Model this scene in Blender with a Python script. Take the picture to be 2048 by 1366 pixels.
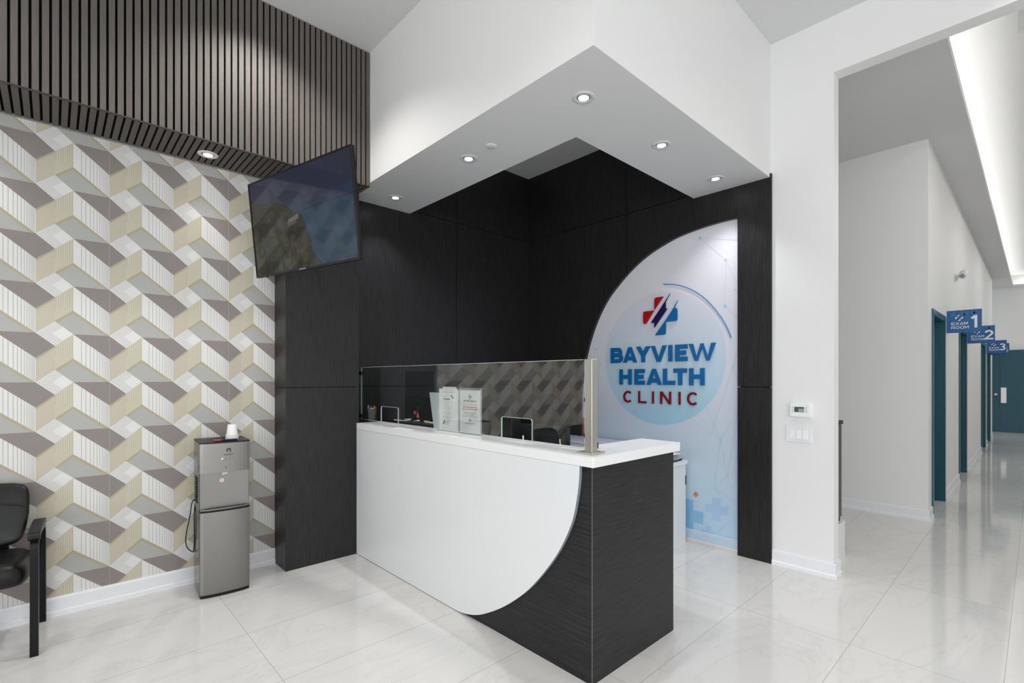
import bpy, math, random
from mathutils import Vector, Matrix
random.seed(7)
PI = math.pi
for o in list(bpy.data.objects):
    bpy.data.objects.remove(o)
S = bpy.context.scene
COL = S.collection

# ------------------------------------------------------------------ camera
cam = bpy.data.cameras.new('camera'); camo = bpy.data.objects.new('camera', cam); COL.objects.link(camo)
camo.location = (0, 0, 1.47)
camo.rotation_euler = (PI/2, 0, -math.radians(43.083))
cam.sensor_fit = 'HORIZONTAL'; cam.sensor_width = 36
cam.lens = 982.79/2048*36
cam.shift_y = (756.8-683)/2048
cam.clip_start = .05; cam.clip_end = 100
S.camera = camo

# ------------------------------------------------------------------ exposure, world
S.view_settings.view_transform = 'Standard'; S.view_settings.look = 'None'
S.view_settings.exposure = 0.07; S.view_settings.gamma = 1; S.view_settings.use_curve_mapping = False
W = bpy.data.worlds.new('world'); S.world = W; W.use_nodes = True
W.node_tree.nodes['Background'].inputs[0].default_value = (.94, .97, 1, 1)
W.node_tree.nodes['Background'].inputs[1].default_value = 1.2
S.cycles.max_bounces = 10; S.cycles.diffuse_bounces = 6; S.cycles.glossy_bounces = 6
S.cycles.transmission_bounces = 8; S.cycles.transparent_max_bounces = 12
S.cycles.caustics_reflective = False; S.cycles.caustics_refractive = False
S.cycles.sample_clamp_indirect = 4

# ------------------------------------------------------------------ lights
def area(name, loc, rot, sx, sy, power, col=(1, 1, 1)):
    l = bpy.data.lights.new(name, 'AREA'); l.shape = 'RECTANGLE'; l.size = sx; l.size_y = sy
    l.energy = power; l.color = col
    o = bpy.data.objects.new(name, l); COL.objects.link(o); o.location = loc; o.rotation_euler = rot
    return o
def spot(loc, power, size=100, blend=.6, col=(1, .96, .92), aim=(0, 0, 0), r=.04):
    l = bpy.data.lights.new('downlight_beam', 'SPOT'); l.energy = power; l.spot_size = math.radians(size)
    l.spot_blend = blend; l.color = col; l.shadow_soft_size = r
    o = bpy.data.objects.new('downlight_beam', l); COL.objects.link(o); o.location = loc; o.rotation_euler = aim
    return o
# daylight in the shopfront openings behind and beside the camera
area('daylight_shopfront', (-.2, -4.85, 1.75), (PI/2, 0, 0), 6.6, 2.9, 68, (.98, .99, 1))
area('daylight_side', (-3.85, -1.2, 1.75), (PI/2, 0, -PI/2), 5.5, 2.9, 132, (.98, .99, 1))
# ceiling downlights of the waiting room (their fittings are above the frame)
for x, y, p in [(1.02, 3.30, 100), (-.6, 3.2, 24), (-2.2, 3.2, 24), (.7, 1.5, 36), (-1.2, 1.3, 34), (3.1, .35, 10), (3.72, -.1, 26),
                (1.2, -.8, 40), (-1.2, -.8, 40), (3.1, -1.4, 40), (1.2, -3, 40), (-1.5, -3, 40), (3.1, -3.2, 40)]:
    spot((x, y, 4.10), p, 120, .8, (1, .97, .94), r=.05)
# unseen fill lamps added to brighten the corridor walls
for x in (6.0, 9.5, 13, 16.5):
    area('corridor_fill_light', (x, -.9, 4.24), (0, 0, 0), 1.0, .5, 20, (1, .98, .95))
SOFFIT_LIGHTS = [(2.206, 1.763), (2.208, 2.823), (2.213, 3.872), (3.045, 1.758), (3.87, 1.757)]
for x, y in SOFFIT_LIGHTS:
    spot((x, y, 3.055), 25, 100, .7, (.96, .97, 1), r=.028)
spot((.792, 3.947, 3.018), 8, 88, .9, (1, .95, .88), r=.028)
spot((-.42, 3.947, 3.018), 9, 95, .9, (1, .95, .88), r=.028)

# ------------------------------------------------------------------ materials
def s2l(c):
    return tuple(((v/255)/12.92 if v/255 <= .04045 else ((v/255+.055)/1.055)**2.4) for v in c)
MATS = {}
def mat(name, rgb=None, rough=.5, metal=0, lin=None, emis=None, es=0, spec=.5, coat=0):
    if name in MATS: return MATS[name]
    m = bpy.data.materials.new(name); m.use_nodes = True
    b = m.node_tree.nodes['Principled BSDF']
    c = lin if lin else s2l(rgb)
    b.inputs['Base Color'].default_value = (*c, 1)
    b.inputs['Roughness'].default_value = rough; b.inputs['Metallic'].default_value = metal
    b.inputs['Specular IOR Level'].default_value = spec
    b.inputs['Coat Weight'].default_value = coat
    if emis: b.inputs['Emission Color'].default_value = (*emis, 1); b.inputs['Emission Strength'].default_value = es
    MATS[name] = m
    return m
def nodes(m):
    nt = m.node_tree
    return nt, nt.nodes['Principled BSDF'], nt.nodes, nt.links
def ramp(nt, fac, stops):
    r = nt.nodes.new('ShaderNodeValToRGB'); nt.links.new(fac, r.inputs[0])
    e = r.color_ramp.elements
    while len(e) < len(stops): e.new(.5)
    for q, (p, c) in zip(e, stops): q.position = p; q.color = (*c, 1)
    return r.outputs[0]
def noise_tex(nt, scale, detail, vec_scale=(1, 1, 1), rot=(0, 0, 0), rough=.5):
    tc = nt.nodes.new('ShaderNodeTexCoord'); mp = nt.nodes.new('ShaderNodeMapping')
    mp.inputs['Scale'].default_value = vec_scale; mp.inputs['Rotation'].default_value = rot
    n = nt.nodes.new('ShaderNodeTexNoise'); n.inputs['Scale'].default_value = scale; n.inputs['Detail'].default_value = detail
    n.inputs['Roughness'].default_value = rough
    nt.links.new(tc.outputs['Object'], mp.inputs[0]); nt.links.new(mp.outputs[0], n.inputs['Vector'])
    return n
def grainy(name, c1, c2, vscale, scale=6, rough=.4, bump=.15, metal=0, spec=.5, lo=.35, hi=.68):
    m = mat(name, lin=c1, rough=rough, metal=metal, spec=spec); nt, b, N, L = nodes(m)
    n = noise_tex(nt, scale, 5, vscale, rough=.65)
    L.new(ramp(nt, n.outputs['Fac'], [(lo, c1), (hi, c2)]), b.inputs['Base Color'])
    if bump:
        bp = N.new('ShaderNodeBump'); bp.inputs['Strength'].default_value = bump; bp.inputs['Distance'].default_value = .001
        L.new(n.outputs['Fac'], bp.inputs['Height']); L.new(bp.outputs[0], b.inputs['Normal'])
    return m

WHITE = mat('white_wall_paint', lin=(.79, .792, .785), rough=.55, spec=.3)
CEIL = mat('white_paint_shaded', lin=(.67, .67, .677), rough=.8, spec=.2)  # white with the dimmer light on undersides put into its colour
TRIM = mat('white_gloss_trim', lin=(.80, .81, .84), rough=.3)
DARKV = grainy('dark_laminate_upright_grain', (.0065, .0064, .0070), (.031, .0298, .0315), (55, 55, 1.2), 5, .38, .12, spec=.32)
DARKH = grainy('dark_laminate_level_grain', (.006, .0062, .0070), (.029, .029, .031), (1.3, 1.3, 60), 4, .45, .2, spec=.3)
SLAT = grainy('grey_brown_oak_slat', (.100, .089, .080), (.135, .120, .108), (60, 60, 2), 5, .6, .2, spec=.25)
FELT = mat('black_felt', lin=(.004, .004, .004), rough=.95, spec=.1)
BLACK = mat('black_plastic', lin=(.006, .006, .0065), rough=.4, spec=.3)
BLACKG = mat('black_gloss', lin=(.006, .006, .007), rough=.12)
QUARTZ = mat('white_quartz', lin=(.80, .81, .81), rough=.25)
GLOSSW = mat('white_gloss_laminate', lin=(.74, .76, .77), rough=.22)
EDGE = mat('grey_edge_band', rgb=(150, 156, 162), rough=.4)
CHROME = mat('brushed_chrome', lin=(.55, .55, .54), rough=.28, metal=1)
LED = mat('led_disc', lin=(1, 1, 1), emis=(1, .98, .96), es=14)
RING = mat('downlight_ring_white', lin=(.62, .62, .63), rough=.4)
TEAL = mat('teal_door_paint', rgb=(10, 74, 90), rough=.35)
TEALF = mat('teal_frame_paint', rgb=(14, 84, 96), rough=.3)
PAPER = mat('paper', lin=(.87, .87, .88), rough=.7)
GREYTXT = mat('grey_print', rgb=(120, 124, 130), rough=.7)
BLKTXT = mat('black_print', rgb=(28, 30, 36), rough=.6)
REDTXT = mat('red_print', rgb=(190, 60, 60), rough=.6)
LEATHER = mat('black_leather', lin=(.005, .005, .0055), rough=.38, spec=.35)
ARMW = mat('black_lacquered_wood', lin=(.003, .003, .0035), rough=.28, spec=.25)

def steel(name, c, rough, vs):
    m = mat(name, lin=c, rough=rough, metal=1); nt, b, N, L = nodes(m)
    n = noise_tex(nt, 8, 4, vs)
    mr = N.new('ShaderNodeMapRange'); mr.inputs['To Min'].default_value = rough-.06; mr.inputs['To Max'].default_value = rough+.1
    L.new(n.outputs['Fac'], mr.inputs[0]); L.new(mr.outputs[0], b.inputs['Roughness'])
    b.inputs['Anisotropic'].default_value = .5
    return m
STEEL = steel('brushed_steel', (.25, .243, .232), .33, (2, 2, 120))
STEELP = steel('brushed_steel_lit', (.27, .263, .252), .42, (2, 2, 120))  # same steel, colour lightened to stand for light reflected in the panel
POSTM = steel('brushed_nickel_post', (.62, .60, .56), .30, (120, 120, 2))

# porcelain floor tiles 1.2 x 0.6 m
FLOOR = mat('polished_porcelain_tiles', lin=(.66, .655, .645), rough=.07)
nt, b, N, L = nodes(FLOOR)
tc = N.new('ShaderNodeTexCoord'); sep = N.new('ShaderNodeSeparateXYZ'); L.new(tc.outputs['Object'], sep.inputs[0])
def mth(op, a, bb=None):
    n = N.new('ShaderNodeMath'); n.operation = op
    for i, v in enumerate((a, bb)):
        if v is None: continue
        if isinstance(v, (int, float)): n.inputs[i].default_value = v
        else: L.new(v, n.inputs[i])
    return n.outputs[0]
def joint(out, off, per, w):
    t = mth('DIVIDE', mth('SUBTRACT', out, off), per)
    f = mth('ABSOLUTE', mth('SUBTRACT', mth('FRACT', mth('ADD', t, .5)), .5))
    return mth('LESS_THAN', f, w/per/2)
j = mth('MAXIMUM', joint(sep.outputs[0], .52, 1.2, .003), joint(sep.outputs[1], .51, .6, .003))
# one random value for each tile shifts its veining
tx = mth('FLOOR', mth('DIVIDE', mth('SUBTRACT', sep.outputs[0], .52), 1.2)); ty = mth('FLOOR', mth('DIVIDE', mth('SUBTRACT', sep.outputs[1], .51), .6))
cb = N.new('ShaderNodeCombineXYZ'); L.new(tx, cb.inputs[0]); L.new(ty, cb.inputs[1])
wn = N.new('ShaderNodeTexWhiteNoise'); L.new(cb.outputs[0], wn.inputs['Vector'])
va = N.new('ShaderNodeVectorMath'); va.operation = 'MULTIPLY_ADD'; L.new(wn.outputs['Color'], va.inputs[0]); va.inputs[1].default_value = (20, 20, 20); L.new(tc.outputs['Object'], va.inputs[2])
mp = N.new('ShaderNodeMapping'); mp.inputs['Rotation'].default_value = (0, 0, .6); mp.inputs['Scale'].default_value = (1, 2.6, 1); L.new(va.outputs[0], mp.inputs[0])
n1 = N.new('ShaderNodeTexNoise'); n1.inputs['Scale'].default_value = 1.1; n1.inputs['Detail'].default_value = 8; n1.inputs['Roughness'].default_value = .6; n1.inputs['Distortion'].default_value = 1.2
L.new(mp.outputs[0], n1.inputs['Vector'])
vein = mth('ABSOLUTE', mth('SUBTRACT', n1.outputs['Fac'], .5))
c1 = ramp(nt, vein, [(0, (.64, .63, .61)), (.010, (.685, .676, .66)), (.05, (.70, .692, .678))])
n2 = N.new('ShaderNodeTexNoise'); n2.inputs['Scale'].default_value = .8; n2.inputs['Detail'].default_value = 3; L.new(va.outputs[0], n2.inputs['Vector'])
c2 = ramp(nt, n2.outputs['Fac'], [(.3, (.955, .955, .95)), (.7, (1, 1, 1))])
mx = N.new('ShaderNodeMix'); mx.data_type = 'RGBA'; mx.blend_type = 'MULTIPLY'; mx.inputs[0].default_value = 1
L.new(c1, mx.inputs[6]); L.new(c2, mx.inputs[7])
mj = N.new('ShaderNodeMix'); mj.data_type = 'RGBA'; L.new(j, mj.inputs[0]); L.new(mx.outputs[2], mj.inputs[6]); mj.inputs[7].default_value = (.40, .39, .375, 1)
L.new(mj.outputs[2], b.inputs['Base Color'])
n3 = N.new('ShaderNodeTexNoise'); n3.inputs['Scale'].default_value = 1.6; n3.inputs['Detail'].default_value = 1; L.new(va.outputs[0], n3.inputs['Vector'])
bmp = N.new('ShaderNodeBump'); bmp.inputs['Strength'].default_value = .05; bmp.inputs['Distance'].default_value = .02
L.new(n3.outputs['Fac'], bmp.inputs['Height']); L.new(bmp.outputs[0], b.inputs['Normal'])

# glass
def glass(name, tint=(.975, .99, .982), refl=.092):
    m = bpy.data.materials.new(name); m.use_nodes = True; MATS[name] = m
    nt = m.node_tree; N = nt.nodes; L = nt.links; N.remove(N['Principled BSDF'])
    out = N['Material Output']; tr = N.new('ShaderNodeBsdfTransparent'); tr.inputs[0].default_value = (*tint, 1)
    gl = N.new('ShaderNodeBsdfGlossy'); gl.inputs['Roughness'].default_value = 0
    ge = N.new('ShaderNodeNewGeometry'); dp = N.new('ShaderNodeVectorMath'); dp.operation = 'DOT_PRODUCT'
    L.new(ge.outputs['Incoming'], dp.inputs[0]); L.new(ge.outputs['Normal'], dp.inputs[1])
    def q(op, a, c=None):
        n = N.new('ShaderNodeMath'); n.operation = op
        for i, v in enumerate((a, c)):
            if v is None: continue
            if isinstance(v, (int, float)): n.inputs[i].default_value = v
            else: L.new(v, n.inputs[i])
        return n.outputs[0]
    f = q('ADD', q('MULTIPLY', q('POWER', q('SUBTRACT', 1, q('ABSOLUTE', dp.outputs['Value'])), 5), .93), refl)
    mix = N.new('ShaderNodeMixShader'); L.new(f, mix.inputs[0]); L.new(tr.outputs[0], mix.inputs[1]); L.new(gl.outputs[0], mix.inputs[2])
    L.new(mix.outputs[0], out.inputs[0])
    return m
GLASS = glass('clear_glass'); ACRYL = glass('clear_acrylic', (.995, .995, .995), .02)
GEDGE = mat('green_glass_edge', rgb=(168, 190, 184), rough=.15)
GRIM = mat('polished_glass_arris', rgb=(205, 214, 212), rough=.1)

# ------------------------------------------------------------------ mesh helpers
def clip_poly(P, axis, lim, keep_less):
    out = []
    for i in range(len(P)):
        a, c = P[i], P[(i+1) % len(P)]
        ia = (a[axis] <= lim) if keep_less else (a[axis] >= lim)
        ic = (c[axis] <= lim) if keep_less else (c[axis] >= lim)
        if ia: out.append(a)
        if ia != ic:
            t = (lim-a[axis])/(c[axis]-a[axis]); out.append(tuple(a[k]+t*(c[k]-a[k]) for k in range(len(a))))
    return out
class MB:
    def __init__(s): s.v = []; s.f = []; s.m = []; s.sm = []
    def add(s, vs, fs, mi=0, sm=False):
        n = len(s.v); s.v += [tuple(v) for v in vs]
        for f in fs: s.f.append(tuple(n+i for i in f)); s.m.append(mi); s.sm.append(sm)
        return s
    def box(s, x0, x1, y0, y1, z0, z1, mi=0):
        x0, x1 = sorted((x0, x1)); y0, y1 = sorted((y0, y1)); z0, z1 = sorted((z0, z1))
        return s.add([(x0,y0,z0),(x1,y0,z0),(x1,y1,z0),(x0,y1,z0),(x0,y0,z1),(x1,y0,z1),(x1,y1,z1),(x0,y1,z1)],
              [(0,3,2,1),(4,5,6,7),(0,1,5,4),(1,2,6,5),(2,3,7,6),(3,0,4,7)], mi)
    def poly(s, P, mi=0): return s.add(P, [tuple(range(len(P)))], mi)
    def prism(s, P, d, mi=0, side=None, sm=False):
        """extrude the 3D polygon P by vector d"""
        n = len(P); Q = [tuple(p[k]+d[k] for k in range(3)) for p in P]
        s.add(list(P)+Q, [tuple(range(n)), tuple(range(2*n-1, n-1, -1))], mi)
        return s.add(list(P)+Q, [(i, (i+1) % n, n+(i+1) % n, n+i) for i in range(n)], mi if side is None else side, sm)
    def tube(s, path, r, seg=8, mi=0, cap=True):
        path = [Vector(p) for p in path]; n = len(path); up = None; rings = []
        for i, p in enumerate(path):
            t = (path[min(i+1, n-1)]-path[max(i-1, 0)]).normalized()
            if up is None: up = Vector((0, 0, 1)) if abs(t.z) < .9 else Vector((1, 0, 0))
            a = t.cross(up).normalized(); up = a.cross(t).normalized()
            rr = r[i] if isinstance(r, (list, tuple)) else r
            rings.append([p+(a*math.cos(2*PI*k/seg)+up*math.sin(2*PI*k/seg))*rr for k in range(seg)])
        vs = [v for R in rings for v in R]; fs = []
        for i in range(n-1):
            for k in range(seg): fs.append((i*seg+k, i*seg+(k+1) % seg, (i+1)*seg+(k+1) % seg, (i+1)*seg+k))
        s.add(vs, fs, mi, True)
        if cap: s.add(rings[0], [tuple(range(seg))], mi); s.add(rings[-1], [tuple(range(seg))], mi)
        return s
    def lathe(s, prof, c=(0, 0, 0), seg=32, mi=0, sm=True):
        vs = []
        for r, z in prof:
            for k in range(seg): vs.append((c[0]+r*math.cos(2*PI*k/seg), c[1]+r*math.sin(2*PI*k/seg), c[2]+z))
        fs = []
        for i in range(len(prof)-1):
            for k in range(seg): fs.append((i*seg+k, i*seg+(k+1) % seg, (i+1)*seg+(k+1) % seg, (i+1)*seg+k))
        return s.add(vs, fs, mi, sm)
    def build(s, name, mats, parent=None, world=True, bevel=0, seg=2, subsurf=0):
        off = Vector(parent.location) if (parent is not None and world) else Vector((0, 0, 0))
        if parent is not None and parent.parent is not None and world: off = Vector(parent.matrix_basis.translation)+Vector(parent.parent.location)
        loc = Vector((0, 0, 0))
        if parent is None:
            xs = [v[0] for v in s.v]; ys = [v[1] for v in s.v]; zs = [v[2] for v in s.v]
            off = loc = Vector(((min(xs)+max(xs))/2, (min(ys)+max(ys))/2, min(zs)))
        me = bpy.data.meshes.new(name)
        me.from_pydata([(v[0]-off.x, v[1]-off.y, v[2]-off.z) for v in s.v], [], s.f)
        if not isinstance(mats, (list, tuple)): mats = [mats]
        for m in mats: me.materials.append(m)
        for p, mi, sm in zip(me.polygons, s.m, s.sm): p.material_index = mi; p.use_smooth = sm
        me.update()
        o = bpy.data.objects.new(name, me); COL.objects.link(o)
        if parent is None: o.location = loc
        else: o.parent = parent
        if bevel:
            md = o.modifiers.new('bevel', 'BEVEL'); md.width = bevel; md.segments = seg; md.limit_method = 'ANGLE'; md.angle_limit = .7
        if subsurf:
            md = o.modifiers.new('sub', 'SUBSURF'); md.levels = subsurf; md.render_levels = subsurf
        return o
def tag(o, label=None, cat=None, group=None, kind=None):
    if label: o['label'] = label
    if cat: o['category'] = cat
    if group: o['group'] = group
    if kind: o['kind'] = kind
    return o
def thing(name, label, cat, loc, rotz=0, group=None, kind=None):
    o = bpy.data.objects.new(name, None); COL.objects.link(o); o.location = loc; o.rotation_euler = (0, 0, rotz)
    o.empty_display_size = .1
    return tag(o, label, cat, group, kind)
def dup(root, loc, label=None, rotz=None, recursive=True):
    r = root.copy(); COL.objects.link(r); r.location = loc
    if rotz is not None: r.rotation_euler = (0, 0, rotz)
    if label: r['label'] = label
    for ch in [c for c in bpy.data.objects if c.parent == root]:
        c = ch.copy(); COL.objects.link(c); c.parent = r
        for g in [g for g in bpy.data.objects if g.parent == ch]:
            d = g.copy(); COL.objects.link(d); d.parent = c
    return r
def struct(o, label=None, cat=None): return tag(o, label, cat, kind='structure')
def rrect(x0, x1, y0, y1, r, n=5):
    P = []
    for cx, cy, a0 in ((x1-r, y1-r, 0), (x0+r, y1-r, PI/2), (x0+r, y0+r, PI), (x1-r, y0+r, 1.5*PI)):
        for i in range(n+1): a = a0+PI/2*i/n; P.append((cx+r*math.cos(a), cy+r*math.sin(a)))
    return P
def smooth_curve(P, n=6):
    out = []
    for i in range(len(P)-1):
        p0 = P[max(i-1, 0)]; p1 = P[i]; p2 = P[i+1]; p3 = P[min(i+2, len(P)-1)]
        for k in range(n):
            t = k/n
            out.append(tuple(.5*((2*p1[d])+(-p0[d]+p2[d])*t+(2*p0[d]-5*p1[d]+4*p2[d]-p3[d])*t*t+(-p0[d]+3*p1[d]-3*p2[d]+p3[d])*t**3) for d in range(len(p1))))
    out.append(tuple(P[-1])); return out

# ------------------------------------------------------------------ stroke letters
def arc(cx, cy, rx, ry, a0, a1, n=8): return [(cx+rx*math.cos(math.radians(a0+(a1-a0)*i/n)), cy+ry*math.sin(math.radians(a0+(a1-a0)*i/n))) for i in range(n+1)]
def glyph(ch, w, t):
    h = t/2
    if ch == 'I': return [[(w/2, 0), (w/2, 1)]]
    if ch == 'L': return [[(h, 1), (h, h), (w, h)]]
    if ch == 'E': return [[(w, 1-h), (h, 1-h), (h, h), (w, h)], [(h, .5), (w*.88, .5)]]
    if ch == 'H': return [[(h, 0), (h, 1)], [(w-h, 0), (w-h, 1)], [(h, .5), (w-h, .5)]]
    if ch == 'T': return [[(0, 1-h), (w, 1-h)], [(w/2, 0), (w/2, 1)]]
    if ch == 'A': return [[(h*1.05-.1*(w/2-h)*1, -.1), (w/2, 1.03), (w-h*1.05+.1*(w/2-h), -.1)], [(w*.24, .27), (w*.76, .27)]]
    if ch == 'V': return [[(h*1.05-.1*(w/2-h), 1.1), (w/2, -.03), (w-h*1.05+.1*(w/2-h), 1.1)]]
    if ch == 'Y': return [[(h-.05, 1.08), (w/2, .42), (w-h+.05, 1.08)], [(w/2, .5), (w/2, 0)]]
    if ch == 'W': return [[(h*.9-.02, 1.1), (w*.29, -.02), (w*.5, 1.0), (w*.71, -.02), (w-h*.9+.02, 1.1)]]
    if ch == 'N': return [[(h, 0), (h, 1)], [(w-h, 0), (w-h, 1)], [(h*.9, 1.02), (w-h*.9, -.02)]]
    if ch == 'M': return [[(h, 0), (h, 1)], [(w-h, 0), (w-h, 1)], [(h, 1.0), (w/2, .3), (w-h, 1.0)]]
    if ch == 'X': return [[(h-.05, -.06), (w-h+.05, 1.06)], [(h-.05, 1.06), (w-h+.05, -.06)]]
    if ch == 'B':
        r1 = (1-h-.52)/2; r2 = (.52-h)/2
        return [[(h, 0), (h, 1)], [(h, 1-h), (w-h-r1-.06, 1-h)]+arc(w-h-r1-.06, .52+r1, r1, r1, 90, -90)+[(h, .52)],
                [(h, .52), (w-h-r2, .52)]+arc(w-h-r2, h+r2, r2, r2, 90, -90)+[(h, h)]]
    if ch == 'R':
        r1 = (1-h-.45)/2
        return [[(h, 0), (h, 1)], [(h, 1-h), (w-h-r1, 1-h)]+arc(w-h-r1, .45+r1, r1, r1, 90, -90)+[(h, .45)], [(w*.5, .45), (w-h*.6, -.03)]]
    if ch == 'C': return [arc(w/2, .5, w/2-h, .5-h, 48, 312, 20)]
    if ch == 'O': return [arc(w/2, .5, w/2-h, .5-h, 0, 360, 28)]
    if ch == '1': return [[(w*.6, 0), (w*.6, 1)], [(0, .74), (w*.6, .97)]]
    if ch == '2': return [arc(w/2, .68, w/2-h, .32-h, 165, -20, 12)+[(h, h), (w, h)]]
    if ch == '3': return [arc(w/2, .73, w/2-h*1.2, .27-h, 150, -90, 12), arc(w/2, .28, w/2-h, .28-h, 90, -150, 12)]
    if ch == '4': return [[(w*.72, 0), (w*.72, 1)], [(w*.72, .97), (h*.8, .3), (w, .3)]]
    return []
def ribbon(path, t):
    h = t/2; n = len(path); L_, R_ = [], []
    closed = n > 3 and math.dist(path[0], path[-1]) < 1e-6
    for i, p in enumerate(path):
        a = path[i-1] if i > 0 else (path[-2] if closed else None)
        c = path[i+1] if i < n-1 else (path[1] if closed else None)
        def nr(u, v): d = math.dist(u, v) or 1; return (-(v[1]-u[1])/d, (v[0]-u[0])/d)
        if a is None: m = nr(p, c)
        elif c is None: m = nr(a, p)
        else:
            n1, n2 = nr(a, p), nr(p, c); k = 1+n1[0]*n2[0]+n1[1]*n2[1]; k = max(k, .35)
            m = ((n1[0]+n2[0])/k, (n1[1]+n2[1])/k)
        L_.append((p[0]+m[0]*h, p[1]+m[1]*h)); R_.append((p[0]-m[0]*h, p[1]-m[1]*h))
    return [[L_[i], L_[i+1], R_[i+1], R_[i]] for i in range(n-1)]
def letter_polys(ch, w, t):
    out = []
    for st in glyph(ch, w, t):
        for q in ribbon(st, t):
            q = clip_poly(clip_poly(q, 1, 0, False), 1, 1, True)
            if len(q) > 2: out.append(q)
    return out
def letter_mesh(mb, ch, fn, w, hgt, t, d, mi=0):
    """fn(s, t) -> 3D point, d = extrusion vector"""
    for k, q in enumerate(letter_polys(ch, w/hgt, t)):
        e = .00006*k; P = [fn(a*hgt, c*hgt) for a, c in q]; n = Vector(d).normalized()
        mb.prism([tuple(Vector(p)-n*e) for p in P], tuple(Vector(d)*.9+n*e), mi)

# ================================================================== THE ROOM
UB, VW, HC, HS, HL = 4.18, 4.157, 4.127, 3.0675, 3.03
MB().box(-4.1, 19.1, -5.1, 4.3, -.1, 0).build('floor', FLOOR)
struct(bpy.data.objects['floor'], 'polished pale veined porcelain tile floor', 'floor')
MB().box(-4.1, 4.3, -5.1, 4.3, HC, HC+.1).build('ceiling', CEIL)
struct(bpy.data.objects['ceiling'], 'flat white ceiling above the waiting room', 'ceiling')

# left wall: white substrate with geometric wallpaper, dark laminate panels behind the desk
wl = struct(MB().box(-4.1, 4.3, VW+.004, VW+.15, 0, HC).build('wall_left', WHITE), 'long wall with geometric wallpaper and dark laminate panels', 'wall')
def wp_mats():
    return [mat('wallpaper_white', rgb=(222, 222, 219), rough=.6), mat('wallpaper_grey', rgb=(173, 174, 169), rough=.55),
            mat('wallpaper_mauve', rgb=(138, 130, 126), rough=.55), mat('wallpaper_beige', rgb=(194, 186, 168), rough=.6),
            mat('wallpaper_olive', rgb=(172, 165, 134), rough=.4), mat('wallpaper_line_grey', rgb=(150, 150, 150), rough=.6),
            mat('wallpaper_line_cream', rgb=(222, 216, 198), rough=.6), mat('wallpaper_sand', rgb=(192, 186, 165), rough=.6),
            mat('wallpaper_seam', rgb=(205, 203, 196), rough=.6)]
wp = MB(); U0, Z0 = .273, 2.05
X0, X1, ZA, ZB = -4.0, 1.30, .1, 3.05
def wpoly(P, mi, y=VW):
    P = clip_poly(clip_poly(clip_poly(clip_poly(P, 0, X0, False), 0, X1, True), 1, ZA, False), 1, ZB, True)
    if len(P) > 2: wp.poly([(x, y, z) for x, z in P], mi)
def wline(a, c, w, mi):
    d = math.dist(a, c)
    if d < 1e-5: return
    nx, nz = -(c[1]-a[1])/d*w/2, (c[0]-a[0])/d*w/2
    wpoly([(a[0]+nx, a[1]+nz), (c[0]+nx, c[1]+nz), (c[0]-nx, c[1]-nz), (a[0]-nx, a[1]-nz)], mi, VW-.0007)
for i in range(-13, 5):
    for jj in range(-8, 6):
        ox, oz = U0+i*.348, Z0+jj*.302
        if oz < -.4 or oz > 3.5: continue
        q = lambda L_: [(ox+x, oz+z) for x, z in L_]
        wpoly(q([(-.262, .077), (-.177, .149), (0, 0), (-.177, 0)]), 1)
        wpoly(q([(-.177, 0), (0, 0), (.086, -.077), (0, -.153)]), 2)
        wpoly(q([(-.177, 0), (0, -.153), (0, -.302), (-.177, -.153)]), 0)
        wpoly(q([(0, 0), (.086, .077), (.171, 0), (.086, -.077)]), 0)
        wpoly(q([(.086, -.077), (0, -.153), (0, -.302), (.086, -.226)]), 3)
        wpoly(q([(.086, -.077), (.171, 0), (.171, -.153), (.086, -.226)]), 7)
        for P in ([(-.262, .077), (-.177, .149), (-.177, .134), (-.251, .068)], [(-.177, .149), (0, 0), (-.022, 0), (-.177, .130)],
                  [(0, -.153), (.086, -.077), (.086, -.089), (0, -.167)]):
            wpoly(q(P), 4, VW-.0005)
        for fr in (.22, .34, .46, .56, .65, .725, .79, .845, .89, .93, .965):
            x = -.177+.177*fr; zt = -.153*fr
            wline((ox+x, oz+zt), (ox+x, oz+zt-.151), .0016, 5)
        for k in range(1, 7):
            a = .0115*k
            # arms of each chevron, cut where they meet the rhombus edges
            xe = (.171+a)/2; ze = .077*(xe-a)/.086
            wline((ox+a, oz), (ox+xe, oz+ze), .0011, 5); wline((ox+a, oz), (ox+xe, oz-ze), .0011, 5)
        for k in range(1, 8):
            x = .171-.0105*k; zt = -.077+.077*(x-.086)/.085
            zb = -.153+.0115*k+(x-.171)*.073/.085
            if zb < zt: wline((ox+x, oz+zt), (ox+x, oz+zb), .0021, 6); wline((ox+x, oz+zb), (ox+.086, oz+zb-(x-.086)*.073/.085), .0021, 6)
        if i % 2 == 0: wline((ox, oz+.15), (ox, oz-.16), .001, 8)
tag(wp.build('wallpaper', wp_mats(), wl), 'wallpaper of grey, mauve and beige interlocking blocks')
# dark laminate panels, seams at 1.40 and 3.10 m and at u = 3.09
for x0, x1 in ((1.3, 3.089), (3.095, 4.193)):
    for z0, z1 in ((0, 1.3975), (1.4025, 3.097), (3.103, 3.86)):
        MB().box(x0, x1, VW, VW+.0025, z0, z1).build('panel', DARKV, wl)
MB().box(1.3, 4.193, VW+.0025, VW+.0038, 0, 3.87).build('panel_backing', FELT, wl)
MB().box(1.31, 1.87, 3.92, VW-.003, .01, 3.02).build('pier_core', FELT)
struct(bpy.data.objects['pier_core'], 'black core inside the dark pier', 'pier core')
cp = struct(MB().box(1.2946, 1.885, 3.901, VW-.001, 0, 1.3975).box(1.2946, 1.885, 3.901, VW-.001, 1.401, HL).build('wall_pier', DARKV, bevel=.0015), 'dark laminate pier between the wallpaper and the reception desk', 'pier')

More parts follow.
